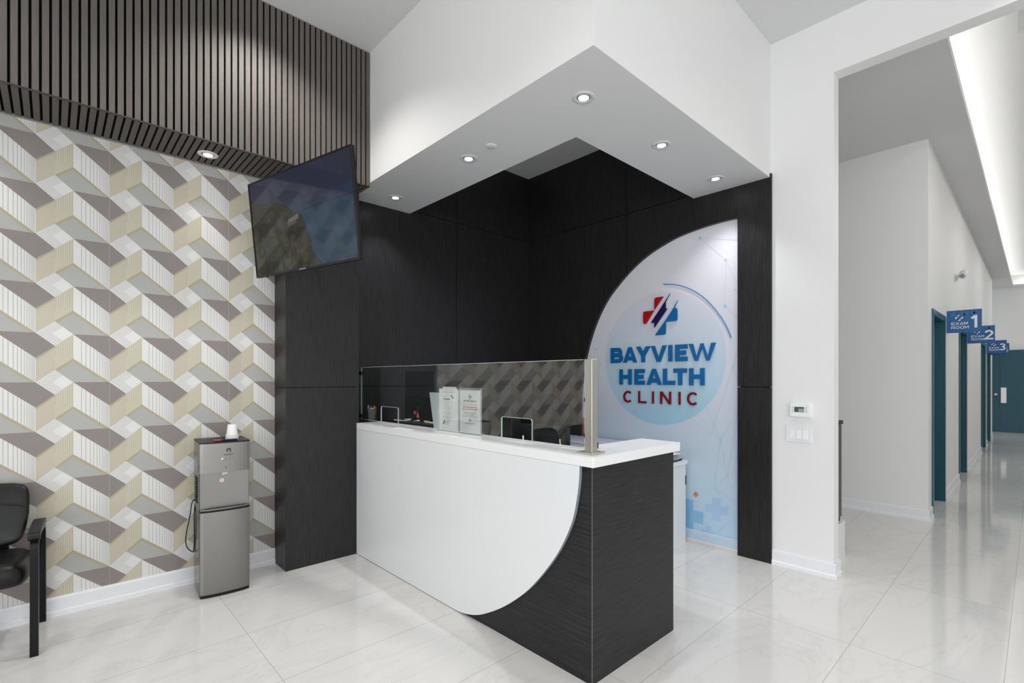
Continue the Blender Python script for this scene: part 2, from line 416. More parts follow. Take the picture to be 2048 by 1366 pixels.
# back wall
wb = MB()
UM = 4.195
wb.box(UB, UB+.12, 1.018, 1.4525, 0, HC).box(UM, UB+.12, 1.4525, 4.3, 0, HC).box(UB, UB+.12, -1.6, 1.018, 3.712, HC).box(UB, UB+.12, -5.1, -1.6, 0, HC)
wb = struct(wb.build('wall_back', WHITE), 'white wall with the wide opening to the corridor', 'wall')
# cladding with the arch cut out
ARCH = [(1.703, 2.786), (1.819, 2.797), (1.914, 2.797), (2.072, 2.789), (2.191, 2.77), (2.314, 2.741), (2.521, 2.665), (2.698, 2.565), (2.86, 2.437),
        (3.006, 2.294), (3.126, 2.121), (3.223, 1.918), (3.297, 1.693), (3.344, 1.469), (3.365, 1.237)]
ARCH = [(1.703, 2.806), (1.819, 2.806), (1.95, 2.800), (2.072, 2.788), (2.191, 2.77), (2.314, 2.741)]+ARCH[6:]
AS = smooth_curve(ARCH, 4)
def strip(mb, pts, f):
    for a, c in zip(pts[:-1], pts[1:]): f(mb, a, c)
UF = 4.158
def clad(y0, y1, z0, z1, name='panel'):
    """panel piece over v in y0..y1, z0..z1 minus the arch"""
    m = MB()
    cuts = sorted({y0, y1}|{p[0] for p in AS if y0 < p[0] < y1})
    def top(y):
        if y < 1.703-1e-9: return None
        if y >= 3.365: return None
        for a, c in zip(AS[:-1], AS[1:]):
            if a[0] <= y <= c[0]: return a[1]+(c[1]-a[1])*(y-a[0])/max(1e-9, c[0]-a[0])
        return AS[-1][1]
    for a, c in zip(cuts[:-1], cuts[1:]):
        mid = (a+c)/2
        if top(mid) is None: m.box(UF, UM-.001, a, c, z0, z1); continue
        ta, tc_ = top(a+1e-6), top(c-1e-6)
        ta = min(max(ta, z0), z1); tc_ = min(max(tc_, z0), z1)
        if ta >= z1 and tc_ >= z1: continue
        P = [(UF, a, ta), (UF, c, tc_), (UF, c, z1), (UF, a, z1)]
        m.prism(P, (UM-.001-UF, 0, 0))
    return m
for y0, y1 in ((1.44, 1.7025), (1.7035, 2.780), (2.786, 3.363), (3.3655, VW-.002)):
    for z0, z1 in ((0, 1.3975), (1.4025, 3.097), (3.103, 3.86)):
        if z0 > 3 and y1 < 2: continue
        mm = clad(y0, y1, z0, z1)
        if mm.v: mm.build('panel', DARKV, wb)
MB().box(UM-.0009, UM-.0004, 1.4535, 1.70, 0, 3.06).box(UM-.0009, UM-.0004, 3.37, 4.156, 0, 3.87).box(UM-.0009, UM-.0004, 1.70, 3.37, 2.82, 3.87).build('panel_backing', FELT, wb)
# printed mural inside the arch
MUR = mat('mural_print', lin=(.6, .65, .7), rough=.45)
nt, b, N, L = nodes(MUR)
ge = N.new('ShaderNodeNewGeometry'); sp = N.new('ShaderNodeSeparateXYZ'); L.new(ge.outputs['Position'], sp.inputs[0])
mr = N.new('ShaderNodeMapRange'); mr.inputs['From Min'].default_value = 0; mr.inputs['From Max'].default_value = 2.8; L.new(sp.outputs[2], mr.inputs[0])
nz = noise_tex(nt, .9, 2)
ad = N.new('ShaderNodeMath'); ad.operation = 'MULTIPLY_ADD'; L.new(nz.outputs['Fac'], ad.inputs[0]); ad.inputs[1].default_value = .35; L.new(mr.outputs[0], ad.inputs[2])
L.new(ramp(nt, ad.outputs[0], [(.12, s2l((168, 201, 226))), (.35, s2l((190, 212, 228))), (.62, s2l((208, 216, 230))), (.95, s2l((226, 225, 234)))]), b.inputs['Base Color'])
mu = MB()
P = [(UM-.0012, 1.69, .02), (UM-.0012, 3.38, .02), (UM-.0012, 3.38, 1.23)]+[(UM-.0012, min(y+.012, 3.38), z+.012) for y, z in reversed(AS)]+[(UM-.0012, 1.69, 2.82)]
mu.poly(P, 0)
BADGE = mat('mural_badge_print', lin=(.5, .6, .7), rough=.45)
nt, b, N, L = nodes(BADGE)
ge = N.new('ShaderNodeNewGeometry'); sp = N.new('ShaderNodeSeparateXYZ'); L.new(ge.outputs['Position'], sp.inputs[0])
mr = N.new('ShaderNodeMapRange'); mr.inputs['From Min'].default_value = 1.03; mr.inputs['From Max'].default_value = 2.28; L.new(sp.outputs[2], mr.inputs[0])
L.new(ramp(nt, mr.outputs[0], [(0, s2l((160, 204, 230))), (.3, s2l((182, 213, 231))), (.65, s2l((205, 218, 231))), (.9, s2l((217, 220, 232)))]), b.inputs['Base Color'])
cy, cz, R = 2.437, 1.66, .627
mu.poly([(UM-.0018, cy+R*math.cos(2*PI*k/64), cz+R*math.sin(2*PI*k/64)) for k in range(64)], 1)
def mpoly(P, mi, o=.0024): mu.poly([(UM-o, y, z) for y, z in P], mi)
def mcross(cy, cz, w, h, ay, az, mi, o=.0024):
    """w, h outer size, ay/az arm widths, clipped to the mural"""
    for P in ([(cy-ay/2, cz-h/2), (cy+ay/2, cz-h/2), (cy+ay/2, cz+h/2), (cy-ay/2, cz+h/2)],
              [(cy-w/2, cz-az/2), (cy-ay/2, cz-az/2), (cy-ay/2, cz+az/2), (cy-w/2, cz+az/2)],
              [(cy+ay/2, cz-az/2), (cy+w/2, cz-az/2), (cy+w/2, cz+az/2), (cy+ay/2, cz+az/2)]):
        P = clip_poly(clip_poly(P, 0, 1.69, False), 0, 3.38, True); P = clip_poly(P, 1, .02, False)
        if len(P) > 2: mpoly(P, mi, o)
mcross(2.165, .235, .30, .29, .12, .105, 2)      # strong blue
mcross(1.897, .337, .20, .195, .075, .07, 3)     # pale blue
mcross(1.965, .118, .125, .125, .05, .04, 3)
mcross(1.80, .06, .20, .12, .06, .07, 3)
mcross(2.082, .435, .046, .052, .018, .018, 4)   # small orange
mcross(3.37, .94, .125, .21, .075, .083, 4)      # big orange near the glass
mcross(2.75, .3, .5, .5, .2, .2, 3)
NODESP = [(2.045, 2.715, .016), (1.815, 2.48, .012), (1.82, 2.087, .015), (1.735, 2.215, .008), (1.86, .94, .013), (1.803, .64, .011), (1.916, .517, .018),
          (1.73, .30, .02), (3.19, 1.78, .012), (3.13, 1.616, .011), (1.755, 1.571, .014), (3.01, 1.92, .009), (3.2, 1.1, .014), (3.0, .8, .012)]
for y, z, r in NODESP:
    mpoly([(y+r*math.cos(k*PI/6), z+r*math.sin(k*PI/6)) for k in range(12)], 5, .0030)
def mline(a, c):
    d = math.dist(a, c); nx, nz_ = -(c[1]-a[1])/d*.0011, (c[0]-a[0])/d*.0011
    P = [(a[0]+nx, a[1]+nz_), (c[0]+nx, c[1]+nz_), (c[0]-nx, c[1]-nz_), (a[0]-nx, a[1]-nz_)]
    P = clip_poly(P, 0, 1.69, False)
    if len(P) > 2: mpoly(P, 6, .0027)
for a, c in ((0, 1), (1, 2), (0, (1.69, 2.62)), (1, (1.69, 2.2)), (2, (1.69, 1.95)), (4, 5), (4, 6), (5, 6), (6, 7), (5, (1.69, .75)), (4, (1.69, 1.25)), (4, (2.2, 1.15)), (5, (1.69, 1.35)),
             (7, (1.93, .1)), (10, (1.69, 1.4)), (4, (2.0, 1.25)), (6, (1.69, .4)), (12, 13), (8, 9), (9, 12), (10, (1.95, .95)), (10, (1.69, 1.8))):
    a = NODESP[a][:2] if isinstance(a, int) else a; c = NODESP[c][:2] if isinstance(c, int) else c
    mline(a, c)
tag(mu.build('mural', [MUR, BADGE, mat('mural_blue', rgb=(136, 184, 220), rough=.45), mat('mural_pale_blue', rgb=(166, 196, 226), rough=.45),
    mat('mural_orange', rgb=(206, 120, 92), rough=.45), mat('mural_teal', rgb=(172, 212, 224), rough=.45), mat('mural_line', rgb=(180, 200, 214), rough=.45)], wb),
    'pale blue printed mural with crosses, dots and a round badge')

# soffit over the desk
sf = MB(); X2, Y2, YP = 1.893, 1.452, 2.085; XI = 2.53
sf.box(X2, UM-.001, Y2, YP, HS, HC).box(X2, XI, YP, VW+.003, HS, HC).box(XI, UM-.001, YP, VW+.003, 3.85, HC)
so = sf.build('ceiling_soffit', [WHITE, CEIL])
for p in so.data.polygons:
    if p.normal.z < -.5: p.material_index = 1  # same paint as the sides, underside shade put in as darker white
struct(so, 'dropped white soffit wrapping the corner above the reception desk', 'soffit')
# baseboards
def baseboard(name, axis, a0, a1, pl, sgn, label, h=.118):
    m = MB(); P = [(0, 0), (.021, 0), (.021, .026), (.016, .034), (.013, .036), (.013, h-.014), (.009, h), (0, h)]
    pts = [((a0, pl+sgn*d, z) if axis == 'x' else (pl+sgn*d, a0, z)) for d, z in P]
    m.prism(pts, (a1-a0, 0, 0) if axis == 'x' else (0, a1-a0, 0))
    return struct(m.build(name, TRIM), label, 'baseboard')
baseboard('baseboard_left', 'x', -4.0, 1.2946, VW, -1, 'tall white baseboard under the wallpaper')
baseboard('baseboard_back', 'y', 1.004, 1.438, UB, -1, 'white baseboard under the light switches')
baseboard('baseboard_mural', 'y', 1.704, 3.36, UM, -1, 'low baseboard painted over by the mural')
mb = bpy.data.objects['baseboard_mural']; mb.data.materials.clear()
MBB = mat('baseboard_mural_paint', rgb=(186, 208, 224), rough=.4); mb.data.materials.append(MBB); mb.data.materials.append(mat('baseboard_shoe', rgb=(212, 204, 200), rough=.4))
for p in mb.data.polygons:
    if p.center.z < .035: p.material_index = 1
m = MB(); P = [(0, 0), (.021, 0), (.021, .026), (.016, .034), (.013, .036), (.013, .104), (.009, .118), (0, .118)]
m.prism([(UB-.0122, 1.018-d, z) for d, z in P], (.145, 0, 0)); struct(m.build('baseboard_jamb', TRIM), 'short white baseboard return at the wall end', 'baseboard')

# rear and side walls behind the camera, with shopfront openings
r_ = MB(); r_.box(-4.1, 4.3, -5.1, -4.98, 3.25, HC).box(-4.1, 4.3, -5.1, -4.98, 0, .25).box(-4.1, -3.6, -5.1, -4.98, .25, 3.25).box(3.2, 4.3, -5.1, -4.98, .25, 3.25)
struct(r_.build('wall_rear', WHITE), 'white shopfront wall behind the viewpoint', 'wall')
r_ = MB(); r_.box(-4.1, -3.98, -4.98, VW, 3.25, HC).box(-4.1, -3.98, -4.98, VW, 0, .25).box(-4.1, -3.98, 1.7, VW, .25, 3.25).box(-4.1, -3.98, -4.98, -4.2, .25, 3.25)
struct(r_.build('wall_side', WHITE), 'white side wall with shopfront glazing', 'wall')
for nm, ax in (('window_1', 0), ('window_2', 1)):
    m = MB()
    for k in range(6):
        if ax == 0: y = -3.6+k*1.36; m.box(y-.03, y+.03, -5.05, -4.99, .25, 3.25)
        else: y = -4.2+k*1.18; m.box(-4.05, -3.99, y-.03, y+.03, .25, 3.25)
    if ax == 0: m.box(-3.6, 3.2, -5.05, -4.99, 2.3, 2.36)
    else: m.box(-4.05, -3.99, -4.2, 1.7, 2.3, 2.36)
    struct(m.build(nm, mat('dark_window_frame', rgb=(60, 62, 64), rough=.4)), 'dark metal shopfront window frame', 'window')

# ------------------------------------------------------------------ corridor
VC = .765
cw = MB(); doors = [(6.80, 7.85), (9.42, 10.47), (13.42, 14.55), (15.05, 16.1)]
cw.box(6.572, 6.60, VC+.001, 3.3, 0, 3.95)          # face wall of the alcove
DZ = 2.16
xs = [6.60]+[v for a, c in doors for v in (a+.05, c-.05)]+[17.01]
for k in range(0, len(xs), 2): cw.box(xs[k], xs[k+1], VC, VC+.15, 0, 3.95)
for a, c in doors: cw.box(a+.05, c-.05, VC, VC+.15, DZ, 3.95)
cw.box(17.01, 17.11, VC+.15, 2.5, 0, 3.95)
struct(cw.build('wall_corridor', WHITE), 'white corridor wall with the exam room doorways', 'wall')
struct(MB().box(19.02, 19.12, -1.7, 2.6, 0, 3.95).build('wall_corridor_end', WHITE), 'white end wall of the corridor', 'wall')
struct(MB().box(4.3, 19.1, -1.75, -1.65, 0, 4.5).build('wall_corridor_right', WHITE), 'white corridor wall facing the exam rooms', 'wall')
struct(MB().box(4.3, 6.6, 3.2, 3.3, 0, 3.95).build('wall_alcove', WHITE), 'white alcove wall behind the reception', 'wall')
cc = MB(); VL = .447; HT = 4.27
cc.box(4.301, 19.1, VL, 3.3, 3.934, 3.964)           # low ceiling
cc.box(4.301, 19.1, VL, VL+.02, 3.964, 4.00)          # upstand hiding the led strip
cc.box(18.9, 19.1, -1.7, VL, 3.934, 3.964).box(18.9, 18.92, -1.7, VL, 3.964, 4.00)
cc.box(4.301, 19.1, VL+.30, VL+.32, 3.964, HT)        # back of the cove
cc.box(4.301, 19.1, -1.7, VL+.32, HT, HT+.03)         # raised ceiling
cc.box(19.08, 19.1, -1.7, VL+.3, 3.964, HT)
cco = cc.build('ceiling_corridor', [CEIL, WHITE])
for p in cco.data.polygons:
    if p.center.z+cco.location.z > 4.2: p.material_index = 1  # raised part gets the lighter white, cove brightness put into its colour
struct(cco, 'stepped white corridor ceiling with a light cove', 'ceiling')
LEDS = mat('led_cove_strip', lin=(1, 1, 1), emis=(1, .99, .97), es=14)
ls = MB().box(4.5, 18.85, VL+.05, VL+.075, 3.966, 3.978)
tag(ls.build('led_strip', LEDS), 'long white led strip hidden in the corridor ceiling cove', 'light strip')
ls = MB().box(18.96, 18.99, -1.6, VL-.05, 3.966, 3.978)
tag(ls.build('led_strip', LEDS), 'short white led strip across the far end of the ceiling cove', 'light strip')
tag(MB().box(4.96, 5.05, -.9, .093, 3.94, 4.25).build('ceiling_unit', WHITE, bevel=.004), 'white boxed unit hanging under the raised corridor ceiling', 'ceiling unit')
def bb_c(name, x0, x1, label): return baseboard(name, 'x', x0, x1, VC, -1, label)
for k, (x0, x1) in enumerate([(6.5608, 6.80), (7.85, 9.42), (10.47, 13.42), (14.55, 15.05), (16.1, 17.01)]):
    bb_c('baseboard_corridor_%d' % (k+1), x0, x1, 'white baseboard along the corridor wall, stretch %d from the opening' % (k+1))
baseboard('baseboard_alcove', 'y', VC-.013, 3.2, 6.572, -1, 'white baseboard of the alcove wall')
for k, (a, c) in enumerate(doors):
    t = tag(thing('door_%d' % (k+1), ['first', 'second', 'third', 'fourth'][k]+' teal exam room door along the corridor wall', 'door', (a, VC, 0)), kind='structure')
    f = MB(); f.box(a, a+.065, VC-.014, VC+.002, 0, DZ+.05).box(c-.065, c, VC-.014, VC+.002, 0, DZ+.05).box(a+.065, c-.065, VC-.014, VC+.002, DZ-.012, DZ+.05)
    f.box(a+.05, a+.065, VC, VC+.15, 0, DZ).box(c-.065, c-.05, VC, VC+.15, 0, DZ).box(a+.05, c-.05, VC, VC+.15, DZ-.015, DZ)
    f.box(c-.085, c-.065, VC+.06, VC+.10, 0, DZ).box(a+.065, a+.085, VC+.06, VC+.10, 0, DZ)
    f.build('door_frame', TEALF, t)
    lf_ = MB().box(a+.067, c-.067, VC+.10, VC+.14, .008, DZ-.017).build('door_leaf', TEAL, t)
    MB().tube([(a+.13, VC+.10, 1.0), (a+.13, VC+.05, 1.0), (a+.24, VC+.05, 1.0)], .009).build('door_handle', CHROME, lf_)
t = tag(thing('door_5', 'teal double door closing the far end of the corridor', 'door', (19.0, 0, 0)), kind='structure')
MB().box(18.97, 19.019, .86, .90, 0, 2.24).box(18.97, 19.019, -1.0, .86, 2.20, 2.24).build('door_frame', TEALF, t)
MB().box(18.975, 19.015, .715, .858, .01, 2.195).build('door_leaf', TEAL, t)
MB().box(18.975, 19.015, -.5, .705, .01, 2.195).build('door_leaf', TEAL, t)
MB().lathe([(0, 0), (.03, 0), (.036, .02), (.03, .045), (.012, .05), (.012, .08)], (0, 0, 0)).build('door_knob', CHROME, t, world=False)
kn = [o for o in bpy.data.objects if o.name.startswith('door_knob')][0]; kn.rotation_euler = (0, PI/2, 0); kn.location = (18.90-19.0, .775, 1.03)
MB().box(18.965, 18.976, .577, .683, .80, 1.22).build('push_plate', CHROME, t)
# corridor sensor camera and outlet
t = thing('wall_sensor', 'small white angled sensor high on the corridor wall above the first door', 'sensor', (9.0, VC, 2.84))
MB().box(8.985, 9.015, VC-.03, VC, 2.80, 2.88).tube([(9.0, VC-.02, 2.86), (9.0, VC-.07, 2.87)], .012).build('bracket', WHITE, t)
MB().tube([(8.90, VC-.075, 2.845), (8.93, VC-.075, 2.85), (9.06, VC-.075, 2.905)], [.03, .042, .042], 16).build('housing', mat('light_grey_plastic', rgb=(200, 204, 206), rough=.35), t)
MB().tube([(8.897, VC-.075, 2.844), (8.899, VC-.075, 2.8445)], .024, 16).build('lens', mat('sensor_lens_grey', rgb=(130, 134, 138), rough=.3), t)
t = thing('wall_outlet', 'white power outlet low on the corridor wall past the first door', 'outlet', (8.61, VC, .44))
MB().box(8.575, 8.645, VC-.006, VC, .44, .555).build('plate', TRIM, t)
MB().box(8.595, 8.625, VC-.008, VC-.005, .455, .49).box(8.595, 8.625, VC-.008, VC-.005, .505, .54).build('socket', WHITE, t)

# exam room flag signs
SIGNB = mat('sign_blue', rgb=(10, 92, 152), rough=.4); SIGNP = mat('sign_pattern_light', rgb=(38, 118, 178), rough=.4)
SIGND = mat('sign_pattern_dark', rgb=(8, 74, 128), rough=.4); SIGNW = mat('sign_white', rgb=(236, 240, 244), rough=.5); SIGNR = mat('sign_logo_red', rgb=(120, 40, 50), rough=.5)
FLG = dict(red1=[(2.508, 2.126), (2.508, 2.222), (2.489, 2.243), (2.412, 2.243)], red2=[(2.511, 2.121), (2.616, 2.121), (2.629, 2.102), (2.629, 2.018), (2.608, 1.999), (2.594, 2.005)],
           navy=[(2.343, 2.262), (2.403, 2.185), (2.545, 2.004), (2.508, 2.004), (2.508, 1.955), (2.372, 2.125), (2.389, 2.125), (2.389, 2.192)],
           blue=[(2.266, 2.190), (2.306, 2.127), (2.500, 1.882), (2.405, 1.882), (2.388, 1.900), (2.388, 2.002), (2.288, 2.002), (2.271, 2.020), (2.271, 2.104), (2.285, 2.122)])
def flag(us, num, label):
    y1, y0, z0, z1 = .755, .444, 2.018, 2.288
    t = thing('exam_room_sign', label, 'sign', (us, VC, 2.15), 0, 'exam room flag signs along the corridor')
    MB().box(us+.002, us+.012, .75, VC, 2.05, 2.22).build('bracket', mat('sign_bracket', rgb=(190, 196, 200), rough=.4), t)
    m = MB().box(us, us+.006, y0, y1, z0, z1)
    rnd = random.Random(3)
    for k in range(12):
        cy = y1-.02-rnd.random()*.27; cz_ = z1-.015-rnd.random()*.05; r = .008+rnd.random()*.010
        mi = 1 if k % 2 else 2
        m.poly([(us-.0006, cy+r*.35, cz_-r), (us-.0006, cy+r, cz_), (us-.0006, cy+r*.35, cz_+r), (us-.0006, cy-r*.35, cz_+r), (us-.0006, cy-r, cz_), (us-.0006, cy-r*.35, cz_-r)], mi)
    m.build('panel', [SIGNB, SIGNP, SIGND], t)
    fn = lambda oy, oz, e: (lambda s, tt: (us-.001-e, oy-s, oz+tt))
    for row, word, gw in ((.093, 'EXAM', .034), (.046, 'ROOM', .036)):
        yy = y1-.042; lt = MB(); k = 0
        for ch in word:
            for q in letter_polys(ch, gw/.034, .155): lt.poly([fn(yy, z0+row, .00002*k)(a*.034, c*.034) for a, c in q], 0); k += 1
            yy -= gw+.004
        lt.build('word', SIGNW, t)
    lt = MB(); x0 = y1-(.222 if num == '1' else .192)
    for k, q in enumerate(letter_polys(num, .42 if num == '1' else .68, .17)): lt.poly([fn(x0, z0+.052, .00002*k)(a*.148, c*.148) for a, c in q], 0)
    lt.build('numeral', SIGNW, t)
    for nm, mt in (('red1', SIGNW), ('red2', SIGNW), ('navy', SIGNR), ('blue', SIGNW)):
        MB().poly([(us-.0012, y1-.112+(y-2.45)*.19, z0+.178+(z-2.07)*.19) for y, z in FLG[nm]]).build('emblem_piece', mt, t)
    return t
flag(7.95, '1', 'blue flag sign reading EXAM ROOM 1, nearest on the corridor wall')
flag(10.55, '2', 'blue flag sign reading EXAM ROOM 2, behind the first sign')
flag(14.8, '3', 'blue flag sign reading EXAM ROOM 3, behind the second sign')
flag(16.15, '4', 'farthest blue flag sign, mostly hidden behind the EXAM ROOM 3 sign')

# grey appliance on plinth behind the wall end
t = thing('plinth', 'open white plinth behind the wall end, under the grey appliance', 'plinth', (4.55, 1.25, 0))
MB().box(4.32, 4.80, 1.09, 1.11, 0, .27).box(4.32, 4.80, 1.45, 1.47, 0, .27).box(4.32, 4.80, 1.09, 1.47, .27, .295).box(4.32, 4.345, 1.11, 1.45, 0, .27).build('carcass', GLOSSW, t)
t = thing('grey_appliance', 'tall grey steel appliance with black lid standing on the white plinth', 'appliance', (4.55, 1.28, .295))
MB().box(4.34, 4.77, 1.105, 1.45, .33, 1.09).build('body', steel('dark_steel', (.16, .16, .16), .35, (2, 2, 60)), t, bevel=.008)
MB().box(4.33, 4.785, 1.098, 1.455, 1.092, 1.125).box(4.50, 4.72, 1.15, 1.4, 1.125, 1.15).build('lid', BLACK, t, bevel=.006)
MB().box(4.35, 4.76, 1.115, 1.44, .296, .33).build('base', BLACK, t)

# ------------------------------------------------------------------ slatted bulkhead
PITCH, SW = .0405, .0285
t = thing('slatted_bulkhead', 'dark oak slatted bulkhead hanging from the ceiling above the wallpaper', 'bulkhead', (0, 3.94, HL), kind='structure')
VS = 3.7184; XR = 1.890
MB().box(-3.97, XR-.001, VS+.012, VW-.001, HL+.012, HC-.001).build('backing', FELT, t)
a_ = MB(); c_ = MB(); k = 0
while XR-k*PITCH-SW > -3.95:
    x1 = XR-k*PITCH; x0 = x1-SW
    a_.box(x0, x1, VS, VS+.013, HL+.006, HC-.008)
    c_.box(x0, x1, VS+.006, VW-.016, HL, HL+.013)
    k += 1
a_.build('face_slats', SLAT, t); c_.build('underside_slats', SLAT, t)
MB().box(-3.95, XR, VS-.002, VS+.012, HL-.001, HL+.006).build('edge_trim', mat('dark_brown_edge', lin=(.03, .027, .025), rough=.5), t)
MB().box(-3.95, 1.293, VW-.014, VW-.002, HL-.004, HL+.012).build('wall_batten', mat('grey_batten', rgb=(150, 148, 142), rough=.6), t)

# ------------------------------------------------------------------ downlights
def downlight(name, label, x, y, z, group, ring=RING, tint=LED):
    t = thing(name, label, 'light', (x, y, z), 0, group)
    MB().lathe([(.038, -.001), (.042, -.005), (.060, -.005), (.064, -.001), (.064, .0005)], (x, y, z)).build('trim_ring', ring, t)
    MB().lathe([(.0385, -.0012), (.0355, -.0022), (.034, -.0012)], (x, y, z), 32).lathe([(.0325, -.004), (.028, -.004), (.0275, -.0022)], (x, y, z)).build('gimbal', mat('dark_gimbal_gap', rgb=(60, 60, 62), rough=.6), t)
    MB().lathe([(.0345, -.0018), (.031, -.0048), (.028, -.0042)], (x, y, z)).build('inner_ring', ring, t)
    MB().add([(x+.0285*math.cos(2*PI*k/32), y+.0285*math.sin(2*PI*k/32), z-.0048) for k in range(32)], [tuple(range(31, -1, -1))]).build('lamp_lens', tint, t)
    return t
LB = ['round downlight in the soffit corner, nearest and largest in view', 'middle round downlight of the soffit arm running to the slatted bulkhead',
      'round downlight at the left end of the soffit by the television', 'middle round downlight of the soffit arm over the clinic sign', 'round downlight at the right end of the soffit above the mural']
for (x, y), lb in zip(SOFFIT_LIGHTS, LB): downlight('downlight', lb, x, y, HS, 'downlights in the white soffit')
downlight('downlight', 'round downlight with a white ring set in the dark slatted underside', .792, 3.947, HL, 'downlights beside the reception', mat('ring_bright', lin=(.75, .74, .72), rough=.35))
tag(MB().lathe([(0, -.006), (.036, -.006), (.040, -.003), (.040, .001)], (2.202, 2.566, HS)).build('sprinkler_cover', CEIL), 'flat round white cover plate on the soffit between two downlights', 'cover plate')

# ------------------------------------------------------------------ reception desk
t = thing('reception_desk', 'dark reception desk with white quartz top and curved white front panel', 'desk', (2.2, 2.6, 0))
UD, VD, UD2 = 1.8835, 1.4532, 2.650
MB().box(UD, UD+.02, VD+.0012, 3.899, 0, 1.046).box(UD+.02, 2.08, VD+.02, 3.899, .02, 1.04).build('front_panel', DARKH, t)
MB().box(UD+.0012, UD2, VD, VD+.02, 0, 1.046).box(UD+.02, UD2-.001, VD+.02, 1.68, .02, 1.04).build('side_panel', DARKH, t)
MB().box(UD-.0008, UD+.0022, VD-.0008, VD+.0022, 0, 1.046).build('corner_edge', mat('grey_corner_edge', rgb=(92, 94, 97), rough=.4), t)
CV = [(1.514, 1.046), (1.517, .978), (1.532, .878), (1.564, .758), (1.644, .603), (1.763, .446), (1.889, .314), (2.05, .187), (2.202, .095), (2.319, .042), (2.45, .010), (2.56, .004)]
CVs = smooth_curve(CV, 5)
P = [(1.863, y, z) for y, z in CVs]+[(1.863, 3.900, .004), (1.863, 3.900, 1.046)]
MB().prism(P, (.0205, 0, 0), 0, 1, sm=False).build('curved_front', [GLOSSW, EDGE], t)
tp = MB()
OUT = [(1.8614, 1.4291), (2.6866, 1.4291), (2.6866, 1.69), (2.10, 1.69), (2.10, 3.900), (1.8614, 3.900)]
tp.prism([(x, y, 1.047) for x, y in OUT], (0, 0, .049)); tp.build('countertop', QUARTZ, t, bevel=.004, seg=3)
MB().box(2.08, 2.75, 1.70, 4.13, .715, .75).build('worktop', GLOSSW, t)
MB().box(2.70, 2.73, 1.70, 1.72, 0, .715).build('support', GLOSSW, t)
MB().box(2.1, 2.73, 3.9, 3.92, 0, .715).build('support', GLOSSW, t)

# glass screen with post
t = thing('glass_screen', 'clear glass screen with two hatch cutouts along the reception counter', 'screen', (1.985, 2.8, 1.096))
G0, G1, GB, GT = 1.575, 4.058, 1.114, 1.566
H1, H2 = (1.953, 2.211), (3.427, 3.70); HZ = 1.240
def gl_outline():
    P = [(G0, GB), (G0, GT), (G1, GT), (G1, GB)]
    for a, c in ((H2[1], H2[0]), (H1[1], H1[0])):
        r = .015
        P += [(a, GB)]+[(a-r+r*math.cos(an), HZ-r+r*math.sin(an)) for an in (0, PI/6, PI/3, PI/2)]+[(c+r-r*math.sin(an), HZ-r+r*math.cos(an)) for an in (0, PI/6, PI/3, PI/2)]+[(c, GB)]
    return P
ol = gl_outline(); g = MB()
# panes built as strips (pane faces), rim in green edge colour
def pane(y0, y1, z0, z1):
    for x in (1.980, 1.988): g.poly([(x, y0, z0), (x, y1, z0), (x, y1, z1), (x, y0, z1)], 0)
pane(G0, G1, HZ, GT); pane(G0, H1[0], GB, HZ); pane(H1[1], H2[0], GB, HZ); pane(H2[1], G1, GB, HZ)
n = len(ol)
for i in range(n):
    a, c = ol[i], ol[(i+1) % n]; g.add([(1.980, a[0], a[1]), (1.980, c[0], c[1]), (1.988, c[0], c[1]), (1.988, a[0], a[1])], [(0, 1, 2, 3)], 1)
for seg_ in [ol[i:i+2] for i in range(n-1)]+[[ol[-1], ol[0]]]:
    for q in ribbon(seg_, .0022): g.poly([(1.9795, y, z) for y, z in q], 2)
g.build('pane', [GLASS, GEDGE, GRIM], t)
ps = MB().box(1.9425, 1.9875, 1.5005, 1.5455, 1.104, 1.566); ps.build('post', POSTM, t, bevel=.0015)
MB().box(1.914, 2.016, 1.473, 1.573, 1.096, 1.106).build('post_base', POSTM, t, bevel=.0015)
for z_ in (1.17, 1.35): MB().box(1.975, 1.993, 1.546, 1.576, z_, z_+.022).build('clamp', BLACK, t)
MB().tube([(1.984, 1.579, 1.564), (1.984, 1.579, 1.573)], .006).build('stopper', BLACK, t)
for z_ in (1.13, 1.50): MB().box(1.972, 1.996, 4.04, 4.156, z_, z_+.03).build('wall_clamp', BLACK, t)

# ------------------------------------------------------------------ lettering helpers for small print
def text_mesh(mb, body, size, fn, mi=0, align='CENTER', bold=0.0, spacing=1.0):
    cu = bpy.data.curves.new('t', 'FONT'); cu.body = body; cu.size = size; cu.align_x = align; cu.offset = bold; cu.resolution_u = 2; cu.space_character = spacing
    o = bpy.data.objects.new('t', cu); COL.objects.link(o)
    dg = bpy.context.evaluated_depsgraph_get(); me = bpy.data.meshes.new_from_object(o.evaluated_get(dg))
    mb.add([fn(v.co.x, v.co.y) for v in me.vertices], [tuple(p.vertices) for p in me.polygons], mi)
    bpy.data.objects.remove(o); bpy.data.curves.remove(cu); bpy.data.meshes.remove(me)

